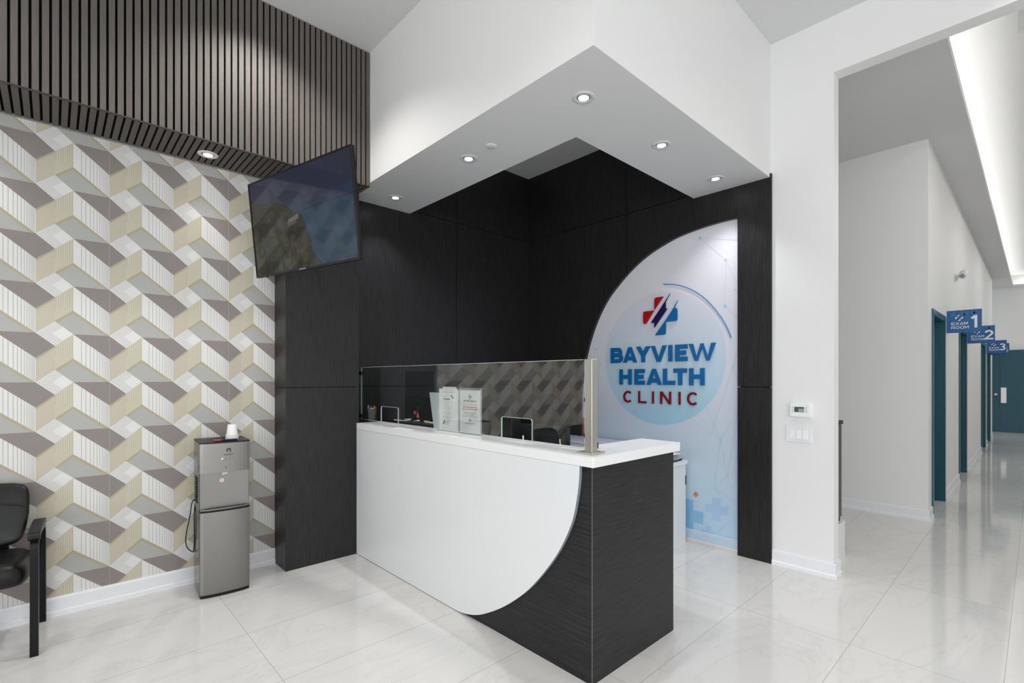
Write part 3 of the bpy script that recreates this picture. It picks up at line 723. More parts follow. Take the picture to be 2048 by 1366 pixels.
# the logo polygons on the mural plane (v, z)
k_ = (4.168/4.208)
LG = dict(red1=[(2.508, 2.126), (2.508, 2.222), (2.503, 2.234), (2.489, 2.243), (2.412, 2.243)],
          red2=[(2.511, 2.121), (2.616, 2.121), (2.626, 2.114), (2.629, 2.102), (2.629, 2.018), (2.622, 2.004), (2.608, 1.999), (2.594, 2.005)],
          navy=[(2.343, 2.262), (2.403, 2.185), (2.545, 2.004), (2.508, 2.004), (2.508, 1.955), (2.372, 2.125), (2.389, 2.125), (2.389, 2.192)],
          blue=[(2.266, 2.190), (2.306, 2.127), (2.384, 2.024), (2.500, 1.882), (2.405, 1.882), (2.393, 1.888), (2.388, 1.900), (2.388, 2.002), (2.288, 2.002), (2.276, 2.007), (2.271, 2.020), (2.271, 2.104), (2.275, 2.116), (2.285, 2.122), (2.300, 2.124)])
def cz3(y, z):  # bring the points measured on u=4.208 to the mural plane
    return (y*4.172/4.208, 1.47+(z-1.47)*4.172/4.208)
t = thing('clinic_sign', 'raised clinic name lettering with a split cross emblem on the mural', 'sign', (UB, 2.45, 1.2))
SB = mat('sign_letter_blue', rgb=(0, 100, 160), rough=.35); SR = mat('sign_letter_red', rgb=(120, 12, 14), rough=.35); SN = mat('sign_navy', rgb=(22, 6, 78), rough=.35)
SRED = mat('sign_red', rgb=(165, 10, 12), rough=.35)
OFF = UM-.012
for nm, mt in (('red1', SRED), ('red2', SRED), ('navy', SN), ('blue', SB)):
    m = MB().prism([(OFF-.010, *cz3(y, z)) for y, z in LG[nm]], (.011, 0, 0)); m.build('emblem_piece', mt, t)
ROWS = [('BAYVIEW', [(2.983, 2.837), (2.833, 2.674), (2.681, 2.529), (2.52, 2.357), (2.339, 2.298), (2.271, 2.15), (2.138, 1.892)], 1.626, 1.779, .265, SB),
        ('HEALTH', [(2.877, 2.734), (2.703, 2.586), (2.569, 2.406), (2.393, 2.271), (2.287, 2.157), (2.135, 1.992)], 1.408, 1.561, .265, SB),
        ('CLINIC', [(2.83, 2.721), (2.659, 2.569), (2.511, 2.486), (2.423, 2.311), (2.239, 2.216), (2.155, 2.043)], 1.229, 1.347, .17, SR)]
for word, ext, z0, z1, tw, mt in ROWS:
    for ch, (l, r) in zip(word, ext):
        l, r = l*1.001, r*1.001; m = MB(); hg = z1-z0
        letter_mesh(m, ch, lambda s, q, l=l, z0=z0: (OFF-.010, l-s, z0+q), l-r, hg, tw, (.011, 0, 0))
        m.build('letter', mt, t)
AR = smooth_curve([(2.397, 2.353), (2.26, 2.328), (2.125, 2.268), (2.003, 2.178), (1.898, 2.059), (1.816, 1.932), (1.765, 1.814)], 6)
m = MB()
for q in ribbon(AR, .010): m.prism([(OFF+.001, y, z) for y, z in q], (.002, 0, 0))
m.build('arc_line', mat('sign_arc_blue', rgb=(92, 150, 196), rough=.4), t)
# stand-off pins so that the letters are carried by the wall
MB().box(OFF, UM-.001, 2.43, 2.436, 1.7, 1.706).build('standoff', BLACK, t)

# ------------------------------------------------------------------ switches and thermostat
t = thing('thermostat', 'white digital thermostat with a green display above the light switches', 'thermostat', (UB, 1.23, 1.17))
def yz(P, x): return [(x, y, z) for y, z in P]
MB().prism(yz(rrect(1.155, 1.292, 1.170, 1.282, .012), UB-.008), (.008, 0, 0)).build('back_plate', TRIM, t)
MB().prism(yz(rrect(1.170, 1.302, 1.180, 1.284, .014), UB-.030), (.022, 0, 0)).build('housing', mat('bright_white_plastic', lin=(.85, .86, .86), rough=.35), t, bevel=.003)
hs_ = COL.objects[-1]
m = MB().box(UB-.0308, UB-.0295, 1.205, 1.272, 1.213, 1.253)
dsp_ = m.build('display', mat('green_lcd', rgb=(66, 96, 74), rough=.15), hs_)
MB().box(UB-.0312, UB-.0307, 1.207, 1.243, 1.215, 1.240).build('display_patch', mat('lcd_light', rgb=(150, 172, 156), rough=.2), hs_)
for zz in (1.218, 1.233, 1.248):
    MB().box(UB-.0315, UB-.0300, 1.186, 1.194, zz-.004, zz+.004).build('button', mat('button_grey', rgb=(170, 165, 172), rough=.4), hs_)
    MB().box(UB-.0315, UB-.0300, 1.280, 1.288, zz-.003, zz+.003).build('button', mat('button_grey'), hs_)
t = thing('light_switch', 'white three gang rocker switch plate below the thermostat', 'light switch', (UB, 1.25, .98))
plt_ = MB().prism(yz(rrect(1.166, 1.338, .982, 1.100, .004, 2), UB-.007), (.007, 0, 0)).build('plate', TRIM, t, bevel=.002)
for k in range(3):
    y = 1.203+k*.046; m = MB()
    m.prism([(UB-.0072, y-.016, 1.008), (UB-.0072, y-.016, 1.074), (UB-.009, y-.016, 1.074), (UB-.014 if k != 2 else UB-.009, y-.016, 1.008)], (0, .032, 0))
    m.build('rocker', mat('bright_white_plastic'), plt_)

# ------------------------------------------------------------------ television
M = Matrix.Rotation(math.radians(-77.82), 3, 'Z') @ Matrix.Rotation(math.radians(6.23), 3, 'X') @ Matrix.Rotation(math.radians(1.11), 3, 'Y')
t = thing('television', 'flat television tilted on the wall beside the pier, showing a coastal landscape', 'television', (1.150, 3.219, 2.4895))
t.rotation_euler = M.to_euler()
TW, TH = 50*.0254*.8716+.02, 50*.0254*.4903+.02
MB().box(-TW/2, TW/2, -.0, .022, -TH/2, TH/2).box(-.40, .40, .022, .055, -.27, .16).build('back_case', BLACK, t, world=False, bevel=.003)
bz = MB(); e = .008
bz.box(-TW/2, -TW/2+e, -.006, 0, -TH/2, TH/2).box(TW/2-e, TW/2, -.006, 0, -TH/2, TH/2).box(-TW/2+e, TW/2-e, -.006, 0, TH/2-e, TH/2).box(-TW/2+e, TW/2-e, -.006, 0, -TH/2, -TH/2+.014)
bz.build('bezel', mat('dark_metal_bezel', lin=(.03, .03, .032), rough=.3, metal=.6), t, world=False)
MB().box(-.035, .035, -.0072, -.004, -TH/2+.001, -TH/2+.012).build('badge', mat('badge_silver', rgb=(150, 150, 152), rough=.3, metal=.8), t, world=False)
scr = MB(); sw, sh = TW-.016, TH-.022
def sp_(fx, fz, y=-.0012): return (-TW/2+.008+fx*sw, y, -TH/2+.014+fz*sh)
def spol(P, mi, y): scr.poly([sp_(a, c, y) for a, c in P], mi)
spol([(0, 0), (1, 0), (1, 1), (0, 1)], 0, -.0010)
spol([(.3, .57), (1, .60), (1, .70), (.7, .66), (.45, .71), (.25, .72)], 1, -.0012)
spol([(0, 0), (1, 0), (1, .585), (.3, .555)], 2, -.0014)
spol([(0, 0), (.70, 0), (.66, .05), (.60, .16), (.60, .27), (.565, .35), (.555, .45), (.535, .52), (.50, .56), (.455, .57), (.42, .62), (.36, .68), (.29, .725), (.2, .735), (.12, .76), (0, .83)], 3, -.0016)
rr_ = random.Random(5)
hull = [(0, 0), (.60, 0), (.56, .16), (.53, .35), (.5, .5), (.3, .66), (0, .74)]
def inside(x, z): return z < .74-.26*x-(.5*max(0, x-.3)) and x < .58-.1*z
for k in range(90):
    x, z = rr_.random()*.6, rr_.random()*.72
    if not inside(x, z): continue
    r = .012+rr_.random()*.03; nn = 7
    spol([(x+r*(.7+.6*rr_.random())*math.cos(2*PI*i/nn), z+1.6*r*(.7+.6*rr_.random())*math.sin(2*PI*i/nn)) for i in range(nn)], 4+k % 3, -.0018-.00001*k)
spol([(.38, .47), (.50, .50), (.50, .55), (.40, .52)], 7, -.0030); spol([(.39, .44), (.48, .46), (.48, .49), (.39, .47)], 8, -.0031)
def scm(n_, c): return mat('screen_'+n_, lin=(.006, .006, .007), rough=.06, emis=s2l(c), es=.62)
scr.build('screen', [scm('sky', (44, 48, 68)), scm('haze', (44, 58, 78)), scm('sea', (36, 64, 84)), scm('hill', (38, 40, 24)), scm('leaf_a', (46, 56, 26)), scm('leaf_b', (30, 34, 22)), scm('leaf_c', (58, 54, 40)),
                     scm('roof', (104, 96, 100)), scm('house', (80, 70, 62))], t, world=False)
MB().box(-.08, .08, .055, .062, -.1, .1).build('mount_plate', BLACK, t, world=False)
# arm reaching back to the pier (bracket end on pier face)
Mi = M.inverted()
def tl(p): return tuple(Mi @ (Vector(p)-Vector((1.150, 3.219, 2.4895))))
MB().tube([(.0, .06, 0), tl((1.33, 3.40, 2.47)), tl((1.45, 3.62, 2.47))], .018).tube([tl((1.45, 3.62, 2.47)), tl((1.50, 3.90, 2.47))], .018).build('mount_arm', BLACK, t, world=False)

# ------------------------------------------------------------------ water dispenser
t = thing('water_dispenser', 'brushed steel bottom loading water dispenser against the wallpaper wall', 'water dispenser', (.862, 3.785, 0), math.radians(-4.5))
DW, DD = .298, .315
def front_curve(w, b_, y0, n=14, r=.02):
    return [(-w/2+w*i/n, y0-b_*(1-(2*i/n-1)**2)**.6) for i in range(n+1)]
def plan(w, d, bulge, y0=0): return front_curve(w, bulge, y0)+[(w/2, d), (-w/2, d)]
SIDE = mat('dark_gloss_side', lin=(.030, .030, .031), rough=.16)
MB().prism([(x, y, .012) for x, y in [(-DW/2, .03), (DW/2, .03), (DW/2, DD), (-DW/2, DD)]], (0, 0, 1.018)).build('cabinet', SIDE, t, world=False, bevel=.004)
MB().prism([(x, y, 0) for x, y in plan(DW-.006, DD-.01, .018, .006)], (0, 0, .022)).build('base', BLACK, t, world=False)
MB().prism([(x, y, .024) for x, y in plan(DW, .05, .022, .0)], (0, 0, .548), sm=False).build('door', STEEL, t, world=False, bevel=.003)
MB().prism([(x, y, .576) for x, y in plan(DW, .06, .022, .0)], (0, 0, .010)).build('drip_tray_rim', BLACK, t, world=False)
m = MB().prism([(x, y, .586) for x, y in plan(DW-.004, .06, .022, .0)], (0, 0, .006)); tray_ = m.build('drip_tray', STEEL, t, world=False)
m = MB()
for k in range(15): x = -.115+k*.0165; m.box(x, x+.008, .004, .045, .592, .5945)
m.build('drip_grille', BLACK, tray_, world=False)
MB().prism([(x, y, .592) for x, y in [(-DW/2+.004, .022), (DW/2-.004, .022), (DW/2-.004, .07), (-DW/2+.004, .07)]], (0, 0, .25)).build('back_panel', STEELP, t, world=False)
hood_ = MB().prism([(x, y, .834) for x, y in plan(DW+.002, .12, .024, .004)], (0, 0, .197)).build('hood', STEEL, t, world=False, bevel=.002)
MB().prism([(x, y, 1.031) for x, y in plan(DW+.004, DD, .024, .004)], (0, 0, .009)).build('top', BLACK, t, world=False, bevel=.003)
MB().tube([(-.01, .015, .836), (-.01, .015, .812)], .009, 12).box(-.008, .012, -.002, .012, .818, .838).build('spout', mat('white_spout', rgb=(205, 215, 222), rough=.3), t, world=False)
MB().tube([(-.018, .0225, .775), (-.018, .0205, .775)], .0135, 20).build('sticker', mat('pale_pink_sticker', rgb=(228, 208, 208), rough=.5), t, world=False)
MB().tube([(-.018, .0204, .775), (-.018, .0200, .775)], .004, 10).build('sticker_mark', REDTXT, t, world=False)
lm = MB()
def hy(x): # hood front surface y at local x
    return .004-.024*(1-min(1, abs(2*x/(DW+.002)))**2)**.6-.0008
def hf(x, z): return (x, hy(x), z)
text_mesh(lm, 'avalon', .022, lambda x, z: hf(x+.016, .947+z))
lg_ = MB()
for q in ribbon(arc(.016, .982, .010, .010, -30, 250, 14), .007): lg_.poly([hf(a, c) for a, c in q])
for q in ribbon([(.026, .995), (.026, .975), (.031, .970)], .006): lg_.poly([hf(a, c) for a, c in q])
lg_.build('emblem', BLKTXT, hood_, world=False)
lm.build('brand_word', BLKTXT, hood_, world=False); lm = MB()
for k in range(4):
    x = -.022+k*.023; lm.poly([hf(x+.0025*math.cos(a*PI/4), .927+.0025*math.sin(a*PI/4)) for a in range(8)]); 
    lm.build('indicator_dot', BLKTXT, hood_, world=False); lm = MB()
    if k in (1, 2): lm.poly([hf(x+.0025*math.cos(a*PI/4), .918+.0025*math.sin(a*PI/4)) for a in range(8)]); lm.build('indicator_dot', BLKTXT, hood_, world=False); lm = MB()
lm = MB(); lm.poly([hf(-.004, .862), hf(.004, .862), hf(0, .874)]); lm.build('arrow_mark', BLKTXT, hood_, world=False)

MB().add([hf(-.022+.004*math.cos(a*PI/4), .927+.004*math.sin(a*PI/4)) for a in range(8)], [tuple(range(8))]).build('indicator', mat('yellow_indicator', lin=(1, 1, .6), emis=(1, .95, .45), es=2.5), t, world=False).location = (0, -.0006, 0)
m = MB()
for c in range(2):
    for k in range(10): z = .62+k*.018; y = .10+c*.075; m.box(-DW/2-.002, -DW/2+.001, y, y+.05, z, z+.009)
m.build('side_vent', FELT, t, world=False)
m = MB().tube(smooth_curve([(-.10, DD+.005, .62), (-.158, DD-.02, .60), (-.175, DD-.022, .505), (-.200, DD-.022, .352), (-.192, DD-.022, .279), (-.158, DD-.022, .240), (-.133-.02, DD-.025, .265), (-.153, DD-.06, .354), (-.154, DD-.06, .52), (-.145, DD-.06, .60)], 6), .0035, 8)
m.build('power_cord', BLACK, t, world=False)
# cups and pen on the dispenser
t = thing('cup_stack', 'stack of upturned white paper cups on top of the water dispenser', 'cup', (.932, 3.905, 1.040))
cupm = mat('paper_cup', lin=(.80, .81, .80), rough=.5)
MB().lathe([(.040, 0), (.041, .004), (.0385, .008), (.028, .102), (.026, .104), (0, .102)], (.932, 3.905, 1.040)).build('cup', cupm, t)
MB().lathe([(.0400, 0), (.0418, .018), (.0405, .022), (.0395, .018)], (.932, 3.905, 1.0405)).build('cup_rim', cupm, t)
MB().lathe([(.0395, 0), (.0412, .010), (.0388, .013)], (.932, 3.905, 1.063)).build('cup_rim', cupm, t)
t = thing('marker_tray', 'black marker with red cap lying on the water dispenser top', 'marker', (.87, 3.80, 1.040))
MB().tube([(.80, 3.803, 1.048), (.84, 3.800, 1.049)], .0085, 10).build('cap', mat('dark_red_plastic', rgb=(150, 40, 40), rough=.3), t)
MB().tube([(.84, 3.800, 1.047), (.935, 3.792, 1.047)], .0068, 10).box(.795, .94, 3.787, 3.806, 1.0402, 1.043).build('barrel', BLACK, t)

# ------------------------------------------------------------------ guest chairs
def guest_chair(loc, rot, label):
    t = thing('guest_chair', label, 'chair', loc, rot, 'black guest chairs along the wallpaper wall')
    # local frame: +x right side seen from the front (towards the pier), -y front
    def cushion(x0, x1, y0, y1, z0, z1, f, seg=8):
        m = MB(); P = []
        nx, ny = 10, 8
        # superellipsoid box
        for i in range(ny+1):
            th = -PI/2+PI*i/ny
            for k in range(24):
                ph = 2*PI*k/24
                def pw(v, e): return math.copysign(abs(v)**e, v)
                x = pw(math.cos(th), .35)*pw(math.cos(ph), .32); y = pw(math.cos(th), .35)*pw(math.sin(ph), .32); z = pw(math.sin(th), .55)
                P.append(f((x0+x1)/2+x*(x1-x0)/2, (y0+y1)/2+y*(y1-y0)/2, (z0+z1)/2+z*(z1-z0)/2))
        fs = [(i*24+k, i*24+(k+1) % 24, (i+1)*24+(k+1) % 24, (i+1)*24+k) for i in range(ny) for k in range(24)]
        m.add(P, fs, 0, True); return m
    seat = cushion(-.287, .287, -.265, .20, .355, .505, lambda x, y, z: (x, y, z+.008*math.cos(x*5)-.03*(y+.03)-.012*(abs(x)/.287)**4))
    seat.build('seat', LEATHER, t, world=False, subsurf=1)
    # back: thickness along y, curved in plan and leaning back
    bk = cushion(-.262, .262, -.19, .19, -.035, .035, lambda x, y, z: (x*(1-.10*(y < 0)*abs(y)/.19), .155+(-z)-.10*(x/.262)**2*.5+.10*(y/.19)*.5+.03, .690+y*.92+.0*z))
    bko = bk.build('backrest', LEATHER, t, world=False, subsurf=1)
    m = MB().tube([(-.245, .108, .735), (-.12, .128, .762), (0, .134, .772), (.12, .128, .762), (.245, .108, .735)], .003, 6); m.build('seam', BLACKG, bko, world=False)
    for x_ in (-.17, .13): MB().box(x_, x_+.04, .16, .185, .42, .60).build('back_bracket', ARMW, t, world=False)
    for y_ in (-.10, .11): MB().box(-.29, .29, y_, y_+.04, .385, .42).build('seat_rail', ARMW, t, world=False)
    for s in (-1, 1):
        # arm frame: flat bar running front leg, arm, rear leg
        prof = [(-.245, 0), (-.238, .30), (-.236, .54), (-.225, .595), (-.19, .620), (-.05, .622), (.12, .608), (.185, .592), (.215, .555), (.225, .48), (.238, 0)]
        cs = smooth_curve(prof, 5); fr = MB(); w = .034; th = .030
        for q in ribbon(cs, th):
            x0 = s*.305-w/2; fr.prism([(x0, y, z) for y, z in q], (w, 0, 0))
        fro = fr.build('arm_frame', ARMW, t, world=False)
        ap = MB(); pr = [(-.258, .612), (-.23, .634), (-.12, .646), (.05, .642), (.14, .626)]
        for q in ribbon(smooth_curve(pr, 4), .026): ap.prism([(s*.305-.024, y, z+.006) for y, z in q], (.048, 0, 0))
        ap.build('arm_pad', LEATHER, fro, world=False, bevel=.006)
    return t
guest_chair((-.362, 3.893, 0), math.radians(-3), 'black leather guest chair at the left edge, right arm in full view')
guest_chair((-1.10, 3.895, 0), 0, 'black guest chair next along the wall, seen only as a reflection in the glass')

# ------------------------------------------------------------------ things on and behind the counter
# back cabinets
t = thing('low_cabinet', 'white low cabinet run against the mural wall behind the desk', 'cabinet', (3.85, 3.0, 0))
MB().box(3.62, 4.148, 2.155, 4.12, .0, .705).build('body', GLOSSW, t)
MB().box(3.60, 4.155, 2.140, 4.13, .705, .740).build('top', GLOSSW, t, bevel=.002)
for k in range(3): y = 2.16+k*.65; MB().box(3.60, 3.62, y, y+.64, .03, .70).build('door', GLOSSW, t)
MB().box(4.140, 4.150, 2.150, 2.156, .52, .60).build('hinge', BLACK, t)
t = thing('storage_box', 'flat white storage box on the low cabinet behind the counter corner', 'box', (3.9, 3.0, .74))
MB().box(3.75, 4.14, 2.70, 3.6, .741, .835).build('body', mat('box_lavender_white', rgb=(216, 218, 232), rough=.5), t, bevel=.003); MB().box(3.74, 4.15, 2.69, 3.61, .836, .852).build('lid', mat('box_lavender_white'), t, bevel=.003)
MB().box(3.55, 3.74, 2.62, 2.80, .741, .76).build('tape_dispenser', BLACK)
tag(bpy.data.objects['tape_dispenser'], 'flat black device on the low cabinet beside the white box', 'device')
t = thing('paper_tray', 'dark letter tray holding loose papers at the cabinet end', 'tray', (3.9, 2.3, .74))
MB().box(3.72, 4.10, 2.165, 2.45, .741, .749).box(3.72, 3.728, 2.165, 2.45, .749, .757).box(4.092, 4.10, 2.165, 2.45, .749, .757).build('tray', mat('dark_smoke_plastic', rgb=(52, 56, 70), rough=.2), t)
rr_ = random.Random(9)
for k in range(6):
    z = .762+k*.0085; a = rr_.uniform(-.12, .12); m = MB(); cx_, cy_ = 3.92+rr_.uniform(-.03, .03), 2.262+rr_.uniform(-.012, .012)
    c_, s_ = math.cos(a), math.sin(a)
    n_ = 10; vs = []
    for i in range(n_+1):
        lx = -.148+.296*i/n_
        for ly in (-.105, .105): vs.append((cx_+lx*c_-ly*s_, cy_+lx*s_+ly*c_, z+.0035*math.sin(i*.55+.5)+.004))
    vs2 = [(x, y, zz+.0008) for x, y, zz in vs]
    m.add(vs, [(2*i, 2*i+1, 2*i+3, 2*i+2) for i in range(n_)]); m.add(vs2, [(2*i, 2*i+2, 2*i+3, 2*i+1) for i in range(n_)])
    o = m.build('paper_sheet', PAPER); tag(o, ['lowest', 'second lowest', 'third lowest', 'third highest', 'second highest', 'topmost'][k]+' loose white paper in the letter tray pile', 'paper', 'loose papers in the letter tray')
# monitors (backs to the counter)
def monitor(y0, y1, z0, z1, x, label):
    t = thing('monitor', label, 'monitor', ((x+.05), (y0+y1)/2, .75))
    cy_ = (y0+y1)/2; cz_ = z0+(z1-z0)*.52
    MB().box(x, x+.025, y0, y1, z0, z1).build('housing', mat('monitor_back', lin=(.010, .012, .014), rough=.35), t, bevel=.003)
    lc_ = MB().box(x-.003, x, y0+.002, y1-.002, z0+.002, z0+(z1-z0)*.58).build('lower_cover', BLACKG, t)
    for a in (-.04, .04):
        for c in (-.04, .04): MB().tube([(x-.008, cy_+a, cz_-.02+c), (x-.003, cy_+a, cz_-.02+c)], .0045, 10).build('screw', CHROME, lc_)
    MB().box(x-.04, x-.008, cy_-.025, cy_+.025, .76, cz_-.06).box(x-.012, x-.004, cy_-.06, cy_+.06, cz_-.085, cz_+.045).build('stand', BLACK, t)
    MB().box(x-.07, x+.16, cy_-.12, cy_+.12, .751, .763).build('foot', BLACK, t, bevel=.003)
    return t
monitor(3.51, 3.99, .99, 1.535, 2.38, 'black monitor seen from behind through the left half of the glass')
monitor(2.01, 2.50, .84, 1.16, 2.36, 'black monitor seen from behind through the right hatch of the glass')
# desk clutter
t = thing('desk_organiser', 'black desktop organiser behind the counter below the left monitor', 'organiser', (2.23, 3.4, .75))
OT = 1.105
MB().box(2.13, 2.30, 3.05, 3.90, .751, OT).build('body', BLACK, t, bevel=.004)
MB().box(2.135, 2.295, 3.055, 3.50, OT+.0005, OT+.004).build('tray_insert', mat('dark_purple_plastic', rgb=(38, 30, 54), rough=.4), t)
wc = mat('white_cable', lin=(.7, .7, .66), rough=.4); yc = mat('cream_tag', rgb=(226, 226, 190), rough=.5)
tag(MB().tube(smooth_curve([(2.16, 3.80, OT+.006), (2.17, 3.74, OT+.006), (2.18, 3.66, OT+.006), (2.20, 3.605, OT+.016)], 6), .005, 8).build('white_cable', wc), 'short white cable curled on the black organiser', 'cable')
tag(MB().tube([(2.25, 3.78, OT+.006), (2.28, 3.72, OT+.011)], .0045, 8).build('white_pen', wc), 'thin white pen lying on the black organiser', 'pen')
tag(MB().prism([(2.20, 3.575, OT+.006), (2.20, 3.50, OT+.021), (2.20, 3.49, OT+.013), (2.20, 3.565, OT+.005)], (.02, 0, 0)).build('cream_tag', yc), 'cream paper tag on the organiser left of the flyers', 'tag')
tag(MB().prism([(2.22, 3.42, OT+.0045), (2.22, 3.32, OT+.0045), (2.22, 3.33, OT+.012), (2.22, 3.43, OT+.018)], (.02, 0, 0)).build('cream_tag', yc), 'cream paper tag half hidden beside the leaning flyer', 'tag')
pk = mat('coral_ribbon', rgb=(226, 90, 96), rough=.5)
t = thing('coral_ribbon', 'small coral ribbon tails standing under the left monitor', 'ribbon', (2.24, 3.57, OT))
MB().prism([(2.24, 3.623, 1.191), (2.24, 3.580, 1.191), (2.24, 3.602, 1.160)], (.002, 0, 0)).build('tail', pk, t)
MB().prism([(2.24, 3.575, 1.142), (2.24, 3.535, 1.140), (2.24, 3.545, 1.165), (2.24, 3.562, 1.186)], (.002, 0, 0)).build('tail', pk, t)
MB().tube([(2.245, 3.60, OT+.001), (2.243, 3.575, 1.188)], .003, 6).build('wire', BLACK, t)
tag(MB().tube(smooth_curve([(2.28, 3.60, OT+.008), (2.27, 3.45, OT+.02), (2.30, 3.32, OT+.06), (2.33, 3.25, OT+.12)], 6), .004, 8).build('black_cable', BLACK), 'thin black cable rising behind the leaning flyer', 'cable')
tag(MB().box(2.12, 2.2, 2.27, 2.42, .751, 1.215).build('dark_box', BLACK, bevel=.006), 'black box standing right of the flyers behind the glass', 'device')  # plain dark box behind the glass
tag(MB().tube([(2.06, 2.105, 1.0965), (2.06, 2.105, 1.128)], .004, 8).build('cable_hook', wc), 'thin white cable end showing in the right hatch', 'cable')
tag(MB().tube(smooth_curve([(2.045, 1.80, 1.135), (2.045, 1.795, 1.105), (2.05, 1.77, 1.100), (2.055, 1.66, 1.100)], 5), .003, 8).build('loose_cable', wc), 'loose white cable hanging beside the glass near the post', 'cable')
tag(MB().box(2.105, 2.13, 1.600, 1.618, 1.0965, 1.128).build('stapler_block', BLACK, bevel=.003), 'small black gadget on the counter behind the metal post', 'gadget')
# pen cup
t = thing('pen_cup', 'clear mesh cup crowded with pens at the left end of the counter', 'pen cup', (2.045, 3.985, 1.096))
CX, CY = 2.045, 3.985
m = MB().lathe([(.036, 0), (.041, .11)], (CX, CY, 1.0965), 20).lathe([(.034, .0005), (.039, .11)], (CX, CY, 1.0965), 20)
MM = mat('wire_mesh_grey', rgb=(120, 124, 124), rough=.3); MM.node_tree.nodes['Principled BSDF'].inputs['Alpha'].default_value = .35
m.build('cup', MM, t); MB().lathe([(0, 0), (.031, 0), (.031, .004), (0, .004)], (CX, CY, 1.0962), 20).build('bottom', BLACK, t)
MB().lathe([(.041, .108), (.043, .110), (.041, .113), (.039, .110), (.041, .108)], (CX, CY, 1.0965), 20).build('rim', CHROME, t)
pens = [((200, 205, 120), .012, -.8), ((190, 60, 60), .02, 1.2), ((210, 212, 214), -.01, 2.0), ((180, 190, 196), .015, 3.1), ((70, 110, 80), -.02, 4.2), ((200, 40, 40), .02, 5.0), ((30, 30, 34), .01, 5.8)]
for k, (c, r, a) in enumerate(pens):
    a = k*2*PI/7; bx, by = CX+.020*math.cos(a), CY+.020*math.sin(a); tx, ty = CX+.034*math.cos(a+.3), CY+.034*math.sin(a+.3)
    p = thing('pen', ['lime green', 'red', 'silver', 'pale grey', 'dark green', 'bright red', 'black'][k]+' pen standing in the clear cup on the counter', 'pen', (bx, by, 1.103), 0, 'pens in the cup')
    MB().tube([(bx, by, 1.103), (tx, ty, 1.208+.006*(k % 3))], .0038, 8).build('barrel', mat('pen_%d' % k, rgb=c, rough=.35), p)
    MB().tube([(tx, ty, 1.208+.006*(k % 3)), (tx+(tx-bx)*.12, ty+(ty-by)*.12, 1.222+.006*(k % 3))], .0045, 8).build('cap', mat('pen_%d' % k), p)

# flyers
def fsheet(x, l, r, z0, z1): return lambda s, q: (x, l-s, z0+q)
t = thing('sign_holder', 'clear acrylic holder with the clinic behaviour notice on the counter', 'notice', (2.055, 2.60, 1.096))
XH = 2.050
MB().box(XH-.0045, XH-.003, 2.488, 2.722, 1.098, 1.405).box(XH+.003, XH+.0045, 2.488, 2.722, 1.098, 1.405).build('acrylic_sleeve', ACRYL, t)
MB().box(XH-.0045, XH+.0045, 2.486, 2.4885, 1.098, 1.405).box(XH-.0045, XH+.0045, 2.7215, 2.724, 1.098, 1.405).box(XH-.0045, XH+.0045, 2.488, 2.722, 1.396, 1.405).box(XH-.004, XH+.045, 2.50, 2.71, 1.0965, 1.0985).build('acrylic_edge', mat('acrylic_edge_grey', rgb=(150, 158, 160), rough=.15), t)
MB().box(XH-.0010, XH+.0010, 2.491, 2.719, 1.100, 1.392).build('sheet', PAPER, t)
m = MB(); fx = lambda s, q: (XH-.0016, 2.605-s, 1.10+q)
def emblem(m, s0, q0, sc):
    for nm, mi in (('red1', 2), ('red2', 2), ('navy', 0), ('blue', 3)):
        P = [fx(s0-(y-2.45)*sc, q0+(z-2.07)*sc) for y, z in LG[nm]]; m.poly(P, mi)
emblem(m, 0, .247, .105)
text_mesh(m, 'BAYVIEW HEALTH', .0165, lambda a, c: fx(a, c+.212), 0, bold=.0003)
text_mesh(m, 'CLINIC', .009, lambda a, c: fx(a, c+.202), 1)
text_mesh(m, 'AGGRESSIVE BEHAVIOUR', .0135, lambda a, c: fx(a, c+.172), 2, bold=.0004)
text_mesh(m, 'WILL NOT BE TOLERATED', .0135, lambda a, c: fx(a, c+.157), 2, bold=.0004)
for k, w in enumerate((.065, .060, .045)): 
    for i in range(8): s0 = -w+2*w*i/8; m.poly([fx(s0, .140-k*.010), fx(s0+w*.2, .140-k*.010), fx(s0+w*.2, .143-k*.010), fx(s0, .143-k*.010)], 1)
for q0 in (.192, .112): m.poly([fx(-.078, q0), fx(.078, q0), fx(.078, q0+.0018), fx(-.078, q0+.0018)], 0)
emblem(m, 0, .09, .085)
text_mesh(m, 'BAYVIEW HEALTH', .0125, lambda a, c: fx(a, c+.062), 0)
text_mesh(m, 'CLINIC', .007, lambda a, c: fx(a, c+.054), 1)
m.build('print', [BLKTXT, GREYTXT, REDTXT, SB], t)
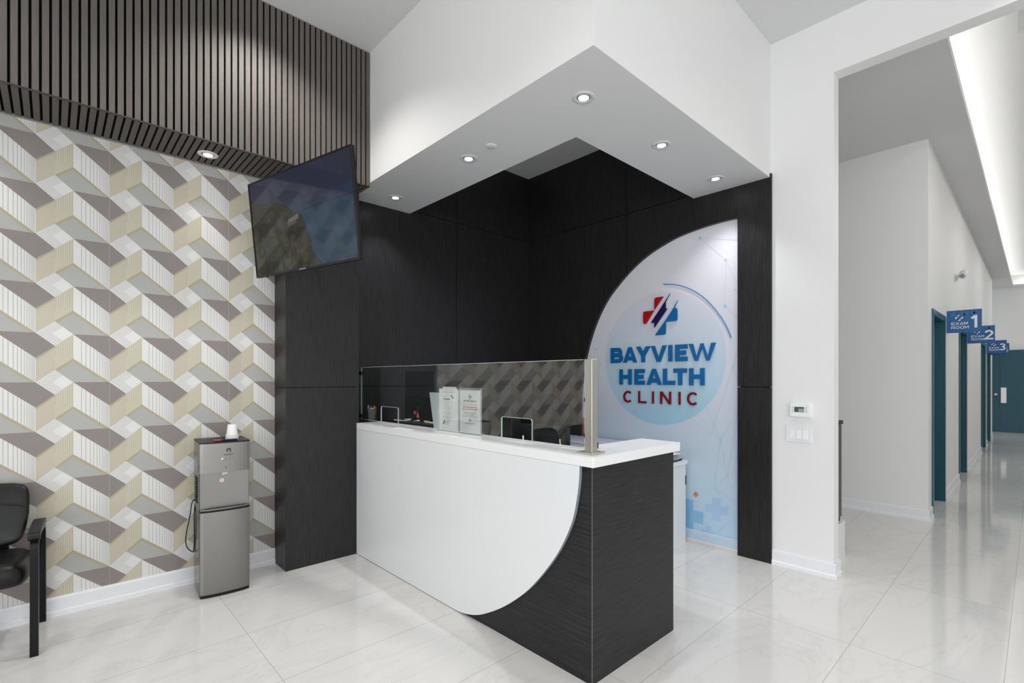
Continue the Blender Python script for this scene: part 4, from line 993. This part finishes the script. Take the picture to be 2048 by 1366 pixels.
t = thing('flyer_stand', 'white printed flyer in a clear stand left of the notice', 'flyer', (2.06, 2.86, 1.096))
MB().box(2.052, 2.054, 2.745, 2.968, 1.098, 1.397).build('sheet', PAPER, t)
MB().box(2.056, 2.058, 2.735, 2.955, 1.10, 1.385).box(2.056, 2.058, 2.77, 2.93, 1.385, 1.410).build('rear_sheet', mat('paper_rear_sheet', rgb=(214, 217, 219), rough=.7), t)
MB().box(2.02, 2.09, 2.79, 2.98, 1.0965, 1.0985).box(2.059, 2.061, 2.745, 2.968, 1.0985, 1.36).build('stand', ACRYL, t)
m = MB(); fx2 = lambda s, q: (2.0513, 2.968-s, 1.098+q)
def bar(s0, s1, q0, h_, mi=1): m.poly([fx2(s0, q0), fx2(s1, q0), fx2(s1, q0+h_), fx2(s0, q0+h_)], mi)
bar(.04, .19, .272, .0016); bar(.055, .13, .243, .0022)
text_mesh(m, 'ANY CONCERNS?', .0115, lambda a, c: fx2(a+.055, c+.222), 0, 'LEFT', .0004) if False else bar(.055, .135, .222, .006, 0)
for k in range(4): bar(.055, .13+.04*(k % 2), .212-k*.012, .0016)
for g_ in range(4):
    q0 = .160-g_*.030; bar(.055, .060, q0-.004, .009, 0)
    for k in range(3): bar(.07, .15-.012*((g_+k) % 3), q0+.004-k*.008, .0016)
for s0, q0 in ((.145, .243), (.158, .230), (.048, .045), (.060, .056)): bar(s0, s0+.013, q0, .013, 0)
bar(.07, .12, .052, .0016); bar(.07, .12, .045, .0016); bar(.04, .09, .018, .0014)
m.build('print', [BLKTXT, GREYTXT], t)
m = MB(); m.prism([(2.062, 3.111, 1.366), (2.064, 2.965, 1.366), (2.064, 2.965, 1.098), (2.058, 3.045, 1.098)], (.0015, 0, 0))
tag(m.build('leaning_flyer', mat('pale_grey_card', rgb=(196, 206, 208), rough=.4)), 'pale grey card leaning at an angle behind the printed flyer', 'card')
# label holder on the counter front
tag(MB().box(1.885, 1.93, 3.10, 3.32, 1.0962, 1.098).build('counter_label', PAPER), 'flat white slip of paper lying on the counter before the glass', 'paper slip')
